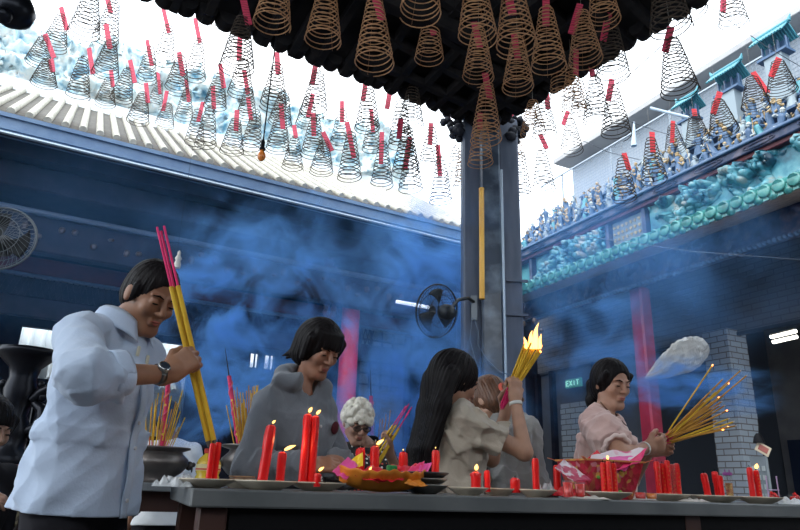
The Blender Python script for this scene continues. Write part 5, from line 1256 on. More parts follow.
fo = empty('bundle_flame', at(533, 347, yy+.02), 'tall orange flame burning on top of the raised joss stick bundle', 'flame')
for n, (px, hh, le) in enumerate(((526, .055, -.004), (531, .085, .01), (536, .12, .012), (540, .07, .004), (534, .06, -.01))):
    flame(at(px, 349, yy+.01+.008*(n % 2)), hh, .014 if n in (1, 2) else .010, (le, 0), 'flame_tongue', fo, n)

# ---- person in the grey jacket behind her
GY = 3.35
gry = person('person in a grey jacket with tied brown hair seen from behind, head bowed', at(489, 402, GY), at(502, 416, GY), 75, 1.50, hd=(60, 30), lean=6, wf=1.02, fem=True, skincol=(.44, .25, .17), face=False,
    arms={-1: dict(w=at(493, 474, GY-.1), pole=(-.9, -.2, -.6), dir=(-.2, -.2, -.3), nrm=(1, 0, 0), T=(0, 1, 0))})
gj = mat('taupe_jacket', (.30, .30, .29), .85, col2=(.24, .24, .24), nscale=5, bump=.2, bscale=110, sheen=.2)
top(gry, body=(.150, .118), o=.022, hem=.14, sleeve=1.9, m=gj, sr=(.062, .056), cuff=.045, amp=.022, seed=41, name='jacket', neckcut=.06, loose=(.01, .01))
trousers(gry, mat('dark_jeans', (.015, .02, .04), .8))
def tailx(vx, hp, HA, hs):
    vx.chain([hp(0, -.10, -.0), hp(0, -.145, -.02), hp(.02, -.16, -.09)], [.03, .03, .012], .015)
cap_hair(gry, hair_brn, face=(.06, .06, .08), fo=(0, .10, -.05), thick=.012, extra=tailx, down=.2, marg=.22)
mb = MB(); c = V3(gry['hp'](0, -.112, -.005)); ax = V3(gry['hf']); x, y, z = frame(ax); mb.tube([c+(x*math.cos(t)+y*math.sin(t))*.032 for t in [2*math.pi*k/16 for k in range(16)]], .012, 8, closed=True); mb.build('hair_tie', mat('coral_tie', (.65, .12, .08), .7), gry['ob'])

# ---- woman in pink
KY = 3.08
wr = at(646, 448, 2.92)
pin = person('woman in a sheer pink blouse with a ponytail holding a fan of joss sticks', at(611, 384, KY), at(604, 411, KY), -33, 1.56, hd=(-34, 17), hs=.93, lean=5, wf=.96, fem=True, skincol=(.44, .24, .165),
    arms={1: dict(w=wr, pole=(-.5, -.9, -.35), dir=(.93, -.05, .25), nrm=(-.1, .85, .4), T=(0, -.3, 1), curl=(40, 60, 45)), -1: dict(w=at(650, 450, 3.06), pole=(.2, .6, -1), dir=(.93, -.15, .1), nrm=(-.1, -.9, .3), T=(0, .2, 1), curl=(40, 60, 45))})
pinkm = mat('sheer_pink', (.68, .48, .44), .8, col2=(.58, .39, .36), nscale=5, bump=.15, bscale=90, sheen=.4)
top(pin, body=(.132, .105), o=.012, hem=.13, sleeve=.80, m=pinkm, sr=(.058, .070), amp=.018, seed=51, name='blouse', bust=.004, puff=.078, neckcut=.095, vert=.4)
trousers(pin, mat('pale_trousers', (.5, .5, .5), .8))
mb = MB(); NB, tf, rt, tu = (V3(pin[k]) for k in ('NB', 'tf', 'rt', 'tu'))
for sg in (1, -1): mb.tube([NB+rt*sg*.06+tu*.035, NB+rt*sg*.055+tf*.09-tu*.06, NB+rt*sg*.03+tf*.15-tu*.17, NB+tf*.165-tu*.25], .0028, 6)
mb.build('necklace', mat('dark_cord', (.12, .06, .04), .5), pin['ob'])
mb = MB()
for sg in (1, -1):   # open neckline edging of the blouse
    mb.tube([NB+rt*sg*.088+tu*.0, NB+rt*sg*.085+tf*.075-tu*.07, NB+rt*sg*.05+tf*.120-tu*.15, NB+rt*sg*.012+tf*.142-tu*.24, NB+rt*sg*.012+tf*.14-tu*.40], [.009, .011, .011, .010, .008], 8)
mb.build('neckline_trim', mat('blouse_trim', (.82, .66, .62), .7), pin['ob'])
for sd in (1, -1):   # gathered sleeve bands
    Sx, E, W, a = pin['arms'][sd]; u = V3(nv(E-Sx)); c = V3(Sx+(E-Sx)*.80); x, y, z = frame(u); mb = MB()
    mb.tube([c+(x*math.cos(t)+y*math.sin(t))*(.055+.004*math.sin(9*t)) for t in [2*math.pi*k/36 for k in range(36)]], .010, 8, closed=True); mb.build('sleeve_band', mat('blouse_trim', (.82, .66, .62), .7), pin['ob'])
def pony(vx, hp, HA, hs):
    vx.ell(hp(0, -.02, .025), (.087*hs, .102*hs, .093*hs), HA, .02)
    vx.chain([hp(0, -.095, .01), hp(0, -.128, -.03), hp(.01, -.11, -.11), hp(.01, -.095, -.18)], [.028, .032, .030, .01], .02)
    for sd in (1, -1): vx.cone(hp(sd*.078, .045, .055), hp(sd*.08, .01, .0), .014*hs, .012*hs, .015)
cap_hair(pin, hair_blk, face=(.066, .075, .098), fo=(0, .10, -.026), fringe=lip_cut, thick=.008, extra=pony, down=.24, marg=.24)
band(pin, 1, mat('bracelet_silver', (.7, .7, .68), .3, .6), .029, .02, .006, 'bracelet')
mb = MB(); mb.lathe(V3(pin['hp'](0, -.105, .005)), [(.03, -.008), (.036, 0), (.03, .008)], 16, axis=V3(pin['hf'])); mb.build('hair_tie', eye_m, pin['ob'])
# fan of joss sticks in her hands
random.seed(15)
ends = [(712, 366), (740, 371), (746, 376), (722, 380), (716, 392), (718, 398), (721, 402), (724, 406), (716, 408), (712, 402), (726, 411), (720, 414), (728, 419), (716, 421), (735, 426), (722, 430), (733, 422), (708, 398), (706, 406), (711, 414), (728, 384), (714, 388), (710, 392), (719, 406), (713, 426), (727, 427), (704, 402), (723, 396)]
hy = pin['arms'][1][2][1]+.05
for n, (x, y) in enumerate(ends):
    a = at(658+random.uniform(-3, 4), 444+random.uniform(-3, 3), hy+random.uniform(-.015, .015)); b = at(x, y, hy+random.uniform(-.14, .10))
    stick(a, b, .0032, mag, yel2 if n % 4 else yel, .14, label='amber joss stick fanned out in the hands of the woman in pink', group='joss sticks fanned out by the woman in pink', tipm=ember if n % 5 == 0 else ash_w)

# ---- person in white beyond the urn, and the face at the left edge
wp = person('person in a white tee standing behind the incense urn beside the man', at(166, 420, 4.6), at(172, 442, 4.6), 110, 1.52, hd=(10, 20), lean=4, skincol=(.30, .15, .09), face=False, res=.007)
top(wp, body=(.15, .12), o=.02, hem=.1, sleeve=.7, m=mat('white_cotton', (.75, .78, .8), .8), sr=(.07, .07), amp=.006, seed=61, name='tee_shirt', res=.007)
trousers(wp, mat('dark_trousers', (.02, .02, .025), .8)); cap_hair(wp, hair_blk, thick=.01, res=.006)
ep = person('dark-haired person cut off by the left edge beside the bronze burner', at(-14, 429, 2.72), at(-21, 463, 2.74), -20, 1.48, hd=(0, 15), lean=4, skincol=(.42, .24, .17), res=.006,
    arms={1: dict(w=at(-26, 497, 2.5), pole=(-.5, -.4, -1), dir=(.95, 0, 0), nrm=(0, .5, -.8), T=(0, -.4, .8))})
top(ep, body=(.145, .115), o=.02, hem=.1, sleeve=1.9, m=mat('black_cloth', (.02, .02, .025), .8), sr=(.07, .06), cuff=.045, amp=.006, seed=62, name='jacket', res=.007)
trousers(ep, mat('dark_trousers', (.02, .02, .025), .8)); cap_hair(ep, hair_blk, thick=.016, res=.005, extra=bob, down=.2)
# ------------------------------------------------------------------ the altar table and everything on it
T0 = at(192, 488.5, 1.66); TZ = T0.z
ta = math.radians(22); TA = V3((math.cos(ta), math.sin(ta), 0)); TN = V3((-math.sin(ta), math.cos(ta), 0)); TAX = (TA, TN, UP)
def on(px, off, z=None, base=None):
    z = TZ if z is None else z; b = base or T0; lo, hi = -2., 5.
    for _ in range(50):
        m = (lo+hi)/2; p = b+TA*m+TN*off; p.z = z
        if proj(p)[0] < px: lo = m
        else: hi = m
    return p
def pm(p): return -(RCT @ (V3(p)-CO)).z/F_PX       # metres per pixel at p
def ztop(p, y):
    lo, hi = p.z-.5, p.z+1.5
    for _ in range(40):
        m = (lo+hi)/2
        if proj(V3((p.x, p.y, m)))[1] > y: lo = m
        else: hi = m
    return lo
slate = mat('dark_stone_top', (.10, .11, .115), .45, col2=(.15, .16, .165), nscale=5, bump=.15, coat=.1)
blackw = mat('black_wood', (.006, .006, .007), .6)
TD = .66
tb = empty('altar_table', (T0.x, T0.y, 0), 'long black altar table with a dark stone top full of red candles', 'table')
mb = MB(); c = T0+TA*1.6+TN*TD/2; mb.box((c.x, c.y, TZ-.021), (1.6, TD/2, .021), TAX, bev=.004); mb.build('table_top', slate, tb)
mb = MB(); c = T0+TA*1.6+TN*.04; mb.box((c.x, c.y, TZ-.042-.04), (1.5, .012, .04), TAX); mb.build('apron', blackw, tb)
mb = MB(); c = T0+TA*1.6+TN*(TD-.06); mb.box((c.x, c.y, (TZ-.042)/2), (1.5, .01, (TZ-.042)/2), TAX); mb.build('back_panel', blackw, tb)
for q in (.06, 1.6, 3.14):
    for w_ in (.06, TD-.09):
        c = T0+TA*q+TN*w_; mb = MB(); mb.box((c.x, c.y, (TZ-.042)/2), (.035, .035, (TZ-.042)/2), TAX, bev=.005); mb.build('leg', mat('leg_red_brown', (.05, .02, .015), .5), tb)
# second table behind, left
B0 = at(15, 480.5, 2.9); B0.z = TZ
t2 = empty('side_table', (B0.x, B0.y, 0), 'stone-topped side table carrying the incense urns behind the man', 'table')
mb = MB(); c = B0+TA*.63+TN*.25; mb.box((c.x, c.y, TZ-.018), (.63, .25, .018), TAX, bev=.004); mb.build('table_top', mat('grey_stone_top', (.16, .18, .20), .5, col2=(.22, .24, .26), nscale=5), t2)
for q in (.08, 1.18):
    for w_ in (.05, .45):
        c = B0+TA*q+TN*w_; mb = MB(); mb.box((c.x, c.y, (TZ-.036)/2), (.04, .04, (TZ-.036)/2), TAX, bev=.005); mb.build('leg', mat('leg_red_brown', (.05, .02, .015), .5), t2)
mb = MB(); c = B0+TA*.63+TN*.08; mb.box((c.x, c.y, TZ-.08), (.58, .012, .045), TAX); mb.build('apron', mat('leg_red_brown', (.05, .02, .015), .5), t2)
def bon(px, off): return on(px, off, TZ, B0)

# plates
plate_m = mat('enamel_plate', (.74, .66, .53), .4, col2=(.55, .48, .38), nscale=12, coat=.2); steel = mat('dull_steel', (.30, .30, .29), .35, .85)
pan_m = mat('dark_pan', (.10, .10, .11), .4, .6)
def plate(px, wpx, off, label, m=None, h=.022, z=0, name='plate', group='saucers along the altar table'):
    p = on(px, off); r = wpx/2*pm(p); mb = MB(); c = V3((p.x, p.y, TZ+.0005+z))
    mb.lathe(c, [(r*.5, 0), (r*.52, .002), (r*.75, h*.45), (r*.97, h*.9), (r, h), (r*.985, h*1.08), (r*.93, h*.95), (r*.72, h*.55), (r*.5, h*.3), (.0001, h*.28)], 36)
    return mb.build(name, m or plate_m, label=label, cat='plate', group=group), V3((p.x, p.y, TZ+.0005+z+h*.28))
wax = mat('red_wax', (.80, .012, .012), .35, col2=(.66, .008, .01), nscale=14, sub=.25, coat=.15)
wick_m = mat('wick', (.01, .01, .01), .9); gilt_c = mat('gilt_print', (.72, .12, .02), .5)
cn = [0]
def candle(px, ybot, ytop, wpx, off, label, lit=None, lean=0, fl=None, z=None, gilt=False, base=None, group=None, wob=.0):
    """a wax candle; lean = px shift of its top; lit = flame height px, fl = flame blow px"""
    cn[0] += 1; p = base if base is not None else on(px, off); p = V3((p.x, p.y, TZ+.012 if z is None else z)); k = pm(p); r = wpx/2*k
    h = ztop(p, ytop)-p.z; tp = p+TA*(lean*k)+UP*h; o = empty('candle', p, label, 'candle', group)
    mb = MB(); rnd = random.Random(cn[0]); n = 10; pts = [p.lerp(tp, i/n) for i in range(n+1)]; rs = [r*(1+.03*rnd.uniform(-1, 1)) for _ in pts]; rs[-1] = r*.88
    mb.tube(pts, rs, 16); top_ = tp+UP*.001; d = (tp-p).normalized()
    mb.tube([tp-d*.001, tp+d*r*.25, tp+d*r*.12], [r*.85, r*.6, r*.2], 16)
    for q in range(3):   # wax drips
        a = rnd.uniform(0, 6.28); dv = V3((math.cos(a), math.sin(a), 0))*r; L = h*rnd.uniform(.15, .45); mb.tube([tp+dv*.9, tp+dv*1.03-d*L*.5, tp+dv*1.02-d*L], [r*.16, r*.2, r*.14], 6)
    mb.build('wax', wax, o)
    mb = MB(); wt = tp+d*.008+V3((fl or 0, 0, 0))*k*.2; mb.tube([tp, tp+d*.005, wt+d*.002], .0013, 5); mb.build('wick', wick_m, o)
    if gilt:
        mb = MB()
        for q in range(7):
            c = p.lerp(tp, .12+.12*q)+V3((rnd.uniform(-.3, .3)*r, -r*1.0, 0)); mb.ball(c, (r*.28, r*.08, r*.35), 6)
        mb.build('gilt_motif', gilt_c, o)
    if lit:
        mb = MB(); H_ = lit*k; f = (fl or 0)*k; pts = []; rs = []
        for i in range(9):
            t = i/8; pts.append(wt+V3((f*t**1.2, 0, H_*t))); rs.append(max(.0004, min(H_, .02)*.36*math.sin(math.pi*min(1, .12+t*.88))**.9))
        rs[-1] = .0003; mb.tube(pts, rs, 10); mb.build('flame', flame_m, o)
        if lit > 4:
            ld = bpy.data.lights.new('candle_glow', 'POINT'); ld.energy = .10*lit/6; ld.color = (1, .5, .18); ld.shadow_soft_size = .01; lo_ = bpy.data.objects.new('candle_glow', ld); COL.objects.link(lo_); lo_.location = wt+V3((f*.5, 0, H_+.012))
    return o
PL = [(204, 62, .16, 'leftmost enamel plate, under the red candle the man points his joss sticks at'), (265, 62, .11, 'enamel plate under the leaning tall candle and the short lit one'), (317, 58, .17, 'enamel plate under the thickest pair of red candles'),
      (468, 42, .13, 'enamel plate under the stub candle beside the woman with long hair'), (499, 36, .20, 'enamel plate between the stub candle and the tall thin candle'), (537, 40, .14, 'enamel plate under the tall thin candle beside the gift box'),
      (609, 46, .08, 'enamel plate in front of the gift box under three tied candles'), (668, 44, .12, 'enamel plate under the thick cluster of candles and glass'), (716, 50, .10, 'enamel plate under the leaning pair of candles by the small jar'), (760, 44, .09, 'rightmost enamel plate under two gilt candles')]
pl = {}
for a in PL: pl[a[0]] = plate(a[0], a[1], a[2], a[3])
plate(247, 66, .34, 'plain enamel plate half hidden behind the leaning tall candle')
plate(697, 40, .32, 'plain enamel plate behind and between the two right-hand plates')
for n, (dz, w_, m, lb) in enumerate(((0, 50, steel, 'lowest dull metal pan of the nested pans right of the paper boat'), (.018, 47, steel, 'middle pan of the nested pans right of the paper boat'), (.036, 50, pan_m, 'dark topmost pan of the nested pans right of the paper boat'))):
    plate(424, w_, .20, lb, m, .026, dz, 'pan', 'nested pans beside the paper boat')
tan_m = mat('woven_tan', (.42, .28, .17), .8, col2=(.33, .21, .12), nscale=30)
for n in range(5):
    q = bon(241, -.32); p = on(241, .50); k = pm(p); mb = MB(); c = V3((p.x+.002*(n % 2), p.y, TZ+.0005+.0075*n)); r = 13*k
    mb.lathe(c, [(r*.96, 0), (r, .0025), (r*.98, .0055), (.0001, .006)], 28); mb.build('coaster', tan_m, label=['lowest', 'second', 'third', 'fourth', 'topmost'][n]+' tan disc of the stack behind the leaning candle', cat='disc', group='stack of tan discs')
zc = TZ+.007
candle(207.5, 478, 444, 6, .13, 'red candle under the tips of the man\'s joss sticks, the left of two', base=on(207.5, .15), group=None)
candle(213, 478, 443, 6, .14, 'red candle under the tips of the man\'s joss sticks, the right of two', base=on(213, .16))
candle(261, 479, 426, 10.5, .10, 'tall red candle leaning right with a tiny flame', 3.2, lean=4.5, fl=3)
candle(279, 479, 453, 9, .11, 'short red candle whose long flame blows to the right', 5, fl=11)
candle(301.5, 480, 415, 8.5, .15, 'tallest red candle, left of the fused thick pair', 5, fl=3, lean=1)
candle(310, 480, 417, 8.5, .15, 'thick lit red candle, right of the fused tall pair', 4.5, fl=4, lean=.5)
candle(316.5, 481, 474, 7, .10, 'tiny red candle stub at the foot of the tallest pair', 4, fl=5)
candle(359, 474, 449, 9, .38, 'red candle behind the left of the paper boat, unlit', z=TZ+.01)
candle(373.5, 474, 447, 9, .36, 'lit red candle behind the middle of the paper boat', 5, fl=7, z=TZ+.01)
candle(402, 474, 453, 8.5, .38, 'short red candle behind the right end of the paper boat', 1.5, z=TZ+.01)
candle(435, 477, 451, 7.5, .24, 'red candle standing on the nested pans', z=TZ+.05, lit=1.5)
candle(476, 488, 473, 10, .13, 'low red candle stub with a bright flame beside the beige tee', 6, fl=1)
candle(487.5, 488, 471, 6, .18, 'narrow unlit red candle right of the flaming stub')
candle(515.5, 489, 479, 10, .16, 'squat melted red candle before the grey jacket')
candle(536.5, 490, 459, 7, .14, 'tall thin unlit red candle left of the gift box')
candle(558, 488, 466, 7.5, .40, 'red candle partly behind the gift box rim')
candle(605, 494, 463, 5.6, .08, 'left of three tied red candles in front of the gift box', gilt=True)
candle(610.5, 494, 462, 5.6, .07, 'middle of three tied red candles in front of the gift box, lit', 4, gilt=True)
candle(616, 494, 464, 5.6, .08, 'right of three tied red candles in front of the gift box', gilt=True)
for n, (x, y) in enumerate(((660, 462), (665, 464), (670.5, 461), (676, 465), (680, 464))):
    candle(x, 494, y, 5.4, .12+.012*(n % 2), ['leftmost', 'second', 'middle', 'fourth', 'rightmost'][n]+' red candle of the dense cluster right of the woman in pink', gilt=True, group='clustered candles')
candle(709, 494, 474, 6.5, .10, 'red candle leaning left beside the small jar', lean=-2.5)
candle(719, 494, 472, 5.5, .11, 'thin red candle of the close pair beside the small jar', lean=-1)
candle(723, 494, 476, 5.5, .09, 'shorter red candle of the close pair beside the small jar', lean=-1)
candle(754, 495, 468, 5.6, .09, 'unlit gilt red candle at the right end of the table')
candle(760.5, 495, 471, 5.6, .09, 'lit gilt red candle at the right end of the table', 5, fl=2, gilt=True)
# oil bottle
p = on(206, .42); k = pm(p); ob = empty('oil_bottle', p, 'yellow cooking oil bottle with red label bands behind the first candle', 'bottle')
hb = ztop(p, 449)-TZ; r = 12*k; mb = MB(); mb.lathe(p, [(r*.9, 0), (r, .004), (r, hb*.25), (r*.9, hb*.32), (r, hb*.4), (r, hb*.62), (r*.82, hb*.74), (r*.45, hb*.86), (r*.40, hb*.9)], 24)
mb.build('bottle_body', mat('oil_yellow', (.78, .55, .05), .15, coat=.5, sub=.2), ob)
mb = MB(); mb.lathe(p+UP*hb*.88, [(r*.48, 0), (r*.5, hb*.02), (r*.48, hb*.13), (.0001, hb*.135)], 18); mb.build('bottle_cap', mat('cap_red', (.6, .05, .03), .4), ob)
mb = MB(); mb.lathe(p+UP*hb*.42, [(r*1.015, 0), (r*1.015, hb*.17)], 24); mb.build('paper_label', mat('label_cream', (.8, .7, .35), .6), ob)
mb = MB(); mb.lathe(p+UP*hb*.44, [(r*1.03, 0), (r*1.03, hb*.04)], 24); mb.lathe(p+UP*hb*.16, [(r*1.015, 0), (r*1.015, hb*.05)], 24); mb.build('red_band', mat('cap_red', (.6, .05, .03), .4), ob)
# crumpled clear wrap and cloths on the table
def crumple(c, hw, hd_, hh, m, name, label, cat, seed=0, rot=0, thick=.0015):
    R = Matrix.Rotation(rot, 3, 'Z'); c = V3(c)
    def fn(u, v):
        x, y = (u-.5)*2, (v-.5)*2; e = max(0, 1-max(abs(x), abs(y))**3)
        n = abs(mnoise.noise(V3((x*2.3+seed, y*2.3, seed))))*1.3+.45*abs(mnoise.noise(V3((x*6, y*6+seed, seed))))
        q = R @ V3((x*hw*(1+.15*mnoise.noise(V3((y*2, seed, 1)))), y*hd_*(1+.15*mnoise.noise(V3((x*2, seed, 5)))), 0)); return c+q+UP*(.002+hh*(n*e+.25*e))
    mb = MB(); mb.grid(fn, 28, 20, thick=thick, smooth=False); return mb.build(name, m, label=label, cat=cat)
clear = mat('clear_wrap', (.62, .65, .68), .15, alpha=.6, coat=.5)
crumple(on(176, .15), .05, .04, .035, clear, 'plastic_wrap', 'crumpled clear plastic wrap at the left corner of the altar table', 'plastic wrap', 3)
crumple(on(548, .16), .03, .03, .05, clear, 'plastic_wrap', 'knotted clear plastic wrap left of the gift box', 'plastic wrap', 7)
rag = mat('pale_rag', (.6, .56, .52), .9)
crumple(on(645, .12), .035, .03, .012, rag, 'paper_scrap', 'pale paper scrap beside the red and amber glasses', 'paper', 9)
crumple(on(692, .06), .05, .03, .012, rag, 'paper_scrap', 'pale paper scrap between the cluster plate and the leaning candles', 'paper', 11)
crumple(on(590, .03), .06, .02, .008, rag, 'paper_scrap', 'thin white paper scrap at the front edge before the two glasses', 'paper', 12)
crumple(on(790, .08), .07, .05, .022, mat('newsprint', (.62, .66, .7), .85), 'newspaper', 'folded pale newspaper at the right end of the altar table', 'newspaper', 14)
# glasses
glass_m = mat('clear_glass', (.5, .52, .52), .06, trans=.0, alpha=.07); 
def glass(px, ytop, wpx, off, liquid, label, fill=.75, name='drinking_glass'):
    p = on(px, off); k = pm(p); r = wpx/2*k; h = ztop(p, ytop)-TZ; o = empty(name, p, label, 'glass')
    mb = MB(); mb.lathe(p, [(r*.8, 0), (r*.85, .003), (r, h), (r*.95, h), (r*.8, .006), (.0001, .005)], 24); mb.build('glass_wall', glass_m, o)
    if liquid:
        mb = MB(); mb.lathe(p+UP*.0065, [(r*.77, 0), (r*(.77+.13*fill), h*fill), (.0001, h*fill)], 24); mb.build('liquid', liquid, o)
    return p, r, h, o
redl = mat('red_drink', (.70, .02, .015), .1, coat=.6, sub=.2); ambl = mat('amber_tea', (.80, .22, .02), .1, coat=.6, sub=.2)
glass(568.5, 480, 11.5, .04, redl, 'left of two glasses of red drink before the gift box'); glass(580.5, 482, 11.5, .04, redl, 'right of two glasses of red drink before the gift box')
glass(641, 492, 12, .045, redl, 'low tumbler of dark red drink right of the gift box', .7); glass(652, 493, 12, .05, ambl, 'low tumbler of amber tea beside the dark red one', .7)
glass(669, 463, 24, .155, None, 'tall clear glass standing among the clustered candles')
p, r, h, o = glass(731, 473, 8.5, .12, mat('gold_filling', (.5, .32, .08), .4, .5, col2=(.3, .03, .03), nscale=50), 'small glass jar with gold filling and purple rim beside the leaning candles', .6)
mb = MB(); mb.lathe(p+UP*h*.92, [(r*1.05, 0), (r*1.08, h*.06), (r*1.02, h*.1)], 20)
for q in (-1, 1): mb.tube([p+TA*(q*r*.6)+UP*h*.9, p+TA*(q*r*.7)+UP*h*1.12], .002, 6)
mb.build('purple_rim', mat('purple_trim', (.25, .05, .25), .5), o)
# red ritual cups with pink rails at the right end
for n, px in enumerate((775, 796)):
    p = on(px, .26); k = pm(p); o = empty('candle_cup', p, ['openwork cup of red votive candles between two lilac posts', 'openwork cup of red votive candles cut by the right edge'][n], 'cup')
    mb = MB(); r = 7*k; mb.lathe(p, [(r*.7, 0), (r*.9, .01), (r, .035), (r*.95, .036), (r*.8, .012), (.0001, .01)], 20); mb.build('bowl', glass_m, o)
    mb = MB(); rnd = random.Random(n)
    for q in range(16):
        a = rnd.uniform(0, 6.28); mb.ball(p+V3((math.cos(a), math.sin(a), 0))*(r*rnd.uniform(0, .7))+UP*rnd.uniform(.012, .04), (.006, .006, .008), 8)
    mb.build('votive_wax', wax, o)
    if n == 0:
        for q in (-1, 1): mb = MB(); mb.tube([p+TA*(q*r*1.05), p+TA*(q*r*1.05)+UP*(ztop(p, 476)-TZ)], .0028, 6); mb.build('post', mat('lilac_plastic', (.55, .38, .6), .5), o)
        mb = MB(); mb.tube([p-TA*(r*1.25)+UP*.052, p+TA*(r*1.25)+UP*.052], .0022, 6); mb.build('rail', mat('lilac_plastic', (.55, .38, .6), .5), o)
# ---- joss paper boat
orange = mat('joss_gold_paper', (.80, .30, .03), .55, col2=(.62, .20, .02), nscale=7); bc = on(382, .17); k = pm(bc); half = 45*k
hb = ztop(bc, 470)-TZ
def hull(u, v):
    x = (u-.5)*2; y = (v-.5)*2; wd = .075*math.sqrt(max(0, 1-x*x))+.004
    zz = .004+hb*(.25*x*x+.95*abs(y)**1.7*(1-.35*abs(x)))+.012*abs(x)**3+.003*math.sin(x*23)*abs(y)
    return bc+TA*(x*half)+TN*(y*wd)+UP*zz
mb = MB(); mb.grid(hull, 48, 18, thick=.002); boat = mb.build('paper_boat', orange, label='gold folded joss paper boat heaped with red and pink papers', cat='paper offering')
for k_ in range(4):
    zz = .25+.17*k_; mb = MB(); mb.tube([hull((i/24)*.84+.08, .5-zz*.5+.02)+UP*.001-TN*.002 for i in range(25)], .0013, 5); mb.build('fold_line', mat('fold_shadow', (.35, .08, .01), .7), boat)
def sheet(corners, bend, m, name, label, seed=0, n=14, amp=.006):
    A_, B_, C_, D_ = [V3(c) for c in corners]
    def fn(u, v):
        p = A_.lerp(B_, u).lerp(D_.lerp(C_, u), v); nr = (B_-A_).cross(D_-A_).normalized()
        return p+nr*(bend*math.sin(math.pi*u)*math.sin(math.pi*v)+amp*mnoise.noise(V3((u*4+seed, v*4, seed))))
    mb = MB(); mb.grid(fn, n, n, thick=.0012); return mb.build(name, m, label=label, cat='joss paper', group=None)
redp = mat('red_paper', (.78, .015, .03), .6, col2=(.60, .01, .03), nscale=9); pinkp = mat('magenta_paper', (.85, .12, .45), .6, col2=(.75, .08, .35), nscale=9); yelp = mat('yellow_paper', (.9, .62, .03), .6)
def tp(px, py, off): p = on(px, off); p.z = ztop(p, py); return p
sheet([tp(331, 472, .16), tp(346, 457, .22), tp(357, 465, .2), tp(345, 480, .12)], .004, pinkp, 'joss_paper', 'magenta paper square hanging off the left tip of the boat', 1)
sheet([tp(344, 463, .24), tp(361, 452, .26), tp(362, 466, .2), tp(350, 468, .2)], .004, yelp, 'joss_paper', 'yellow paper corner standing behind the magenta square', 2)
sheet([tp(347, 474, .14), tp(372, 465, .25), tp(400, 478, .2), tp(376, 482, .10)], .012, redp, 'joss_paper', 'crumpled red paper on the left half of the boat', 3, amp=.015)
sheet([tp(372, 479, .10), tp(392, 466, .25), tp(418, 466, .22), tp(402, 481, .10)], .014, redp, 'joss_paper', 'crumpled red paper on the middle of the boat', 4, amp=.018)
sheet([tp(398, 480, .11), tp(410, 468, .2), tp(424, 461, .22), tp(420, 474, .12)], .008, mat('rose_paper', (.75, .03, .16), .6), 'joss_paper', 'rose red paper fin rising at the right of the boat', 5, amp=.008)
sheet([tp(414, 477, .13), tp(420, 465, .2), tp(432, 463, .2), tp(427, 473, .14)], .006, pinkp, 'joss_paper', 'magenta paper petal at the right tip of the boat', 6)
sheet([tp(404, 484, .08), tp(412, 474, .15), tp(428, 486, .12), tp(420, 487, .08)], .004, orange, 'joss_paper', 'loose gold strip drooping from the right tip of the boat', 7)
p = tp(391, 470, .2); mb = MB(); mb.box(p, (.016, .01, .014), TAX, bev=.004); mb.build('green_bead', mat('green_foil', (.02, .25, .08), .3), label='small green foil lump in the middle of the boat', cat='trinket')
# a couple of low flames burning inside the boat
flame(tp(369, 471, .16), .012, .004, (.004, 0), parent=boat, seed=3)
# ---- gift box
gx = on(602, .24); k = pm(gx); gb = empty('gift_box', gx, 'flared box in red, gold and green floral paper at the middle of the altar', 'box')
floral = ramp_mat('floral_paper', [(0, (.36, .015, .03)), (.30, (.50, .02, .05)), (.55, (.42, .10, .05)), (.72, (.55, .03, .08)), (.86, (.60, .34, .08)), (.95, (.55, .20, .25))], 60, kind='voronoi', rough=.45, bump=.1)
def quadbox(mb, c, w0, d0, w1, d1, h, t=.004):
    P0 = [c+TA*(sx*w0)+TN*(sy*d0) for sx, sy in ((-1, -1), (1, -1), (1, 1), (-1, 1))]; P1 = [c+TA*(sx*w1)+TN*(sy*d1)+UP*h for sx, sy in ((-1, -1), (1, -1), (1, 1), (-1, 1))]
    I0 = [c+TA*(sx*(w0-t))+TN*(sy*(d0-t))+UP*t for sx, sy in ((-1, -1), (1, -1), (1, 1), (-1, 1))]; I1 = [c+TA*(sx*(w1-t))+TN*(sy*(d1-t))+UP*h for sx, sy in ((-1, -1), (1, -1), (1, 1), (-1, 1))]
    fs = [(3, 2, 1, 0)]+[(i, (i+1) % 4, 4+(i+1) % 4, 4+i) for i in range(4)]+[(4+i, 4+(i+1) % 4, 12+(i+1) % 4, 12+i) for i in range(4)]+[(8+(i+1) % 4, 8+i, 12+i, 12+(i+1) % 4) for i in range(4)]+[(8, 9, 10, 11)]
    mb.add(P0+P1+I0+I1, fs)
gh = ztop(gx, 459)-TZ
mb = MB(); quadbox(mb, gx, 25*k, .055, 35*k, .085, gh*.93); mb.build('box_body', floral, gb)
mb = MB()
for sx in (-1, 1): 
    for sy in (-1, 1): mb.bar(gx+TA*(sx*35*k)+TN*(sy*.085)+UP*gh*.93, gx+TA*(sx*-1*sy*0+sx*43*k)+TN*(sy*.10)+UP*gh*1.0, .01, .002)
for a, b in (((-1, -1), (1, -1)), ((1, -1), (1, 1)), ((-1, -1), (-1, 1)), ((-1, 1), (1, 1))):
    mb.bar(gx+TA*(a[0]*36*k)+TN*(a[1]*.087)+UP*gh*.94, gx+TA*(b[0]*36*k)+TN*(b[1]*.087)+UP*gh*.94, .004, .006)
mb.build('flared_rim', mat('rim_gold_red', (.62, .10, .06), .4, col2=(.6, .4, .1), nscale=40), gb)
mb = MB(); rnd = random.Random(2)
for q in range(26):
    x, z = rnd.uniform(-.75, .35), rnd.uniform(.1, .75); c = gx+TA*(x*28*k)+UP*(gh*z)-TN*(.057+.03*z); mb.ball(c, (rnd.uniform(.006, .013), .003, rnd.uniform(.005, .011)), 8, ax=TAX, mi=rnd.choice((0, 0, 1, 2)))
mb.build('printed_flowers', [mat('leaf_green', (.14, .36, .05), .5), mat('petal_gold', (.75, .45, .08), .5), mat('petal_pink', (.7, .2, .3), .5)], gb)
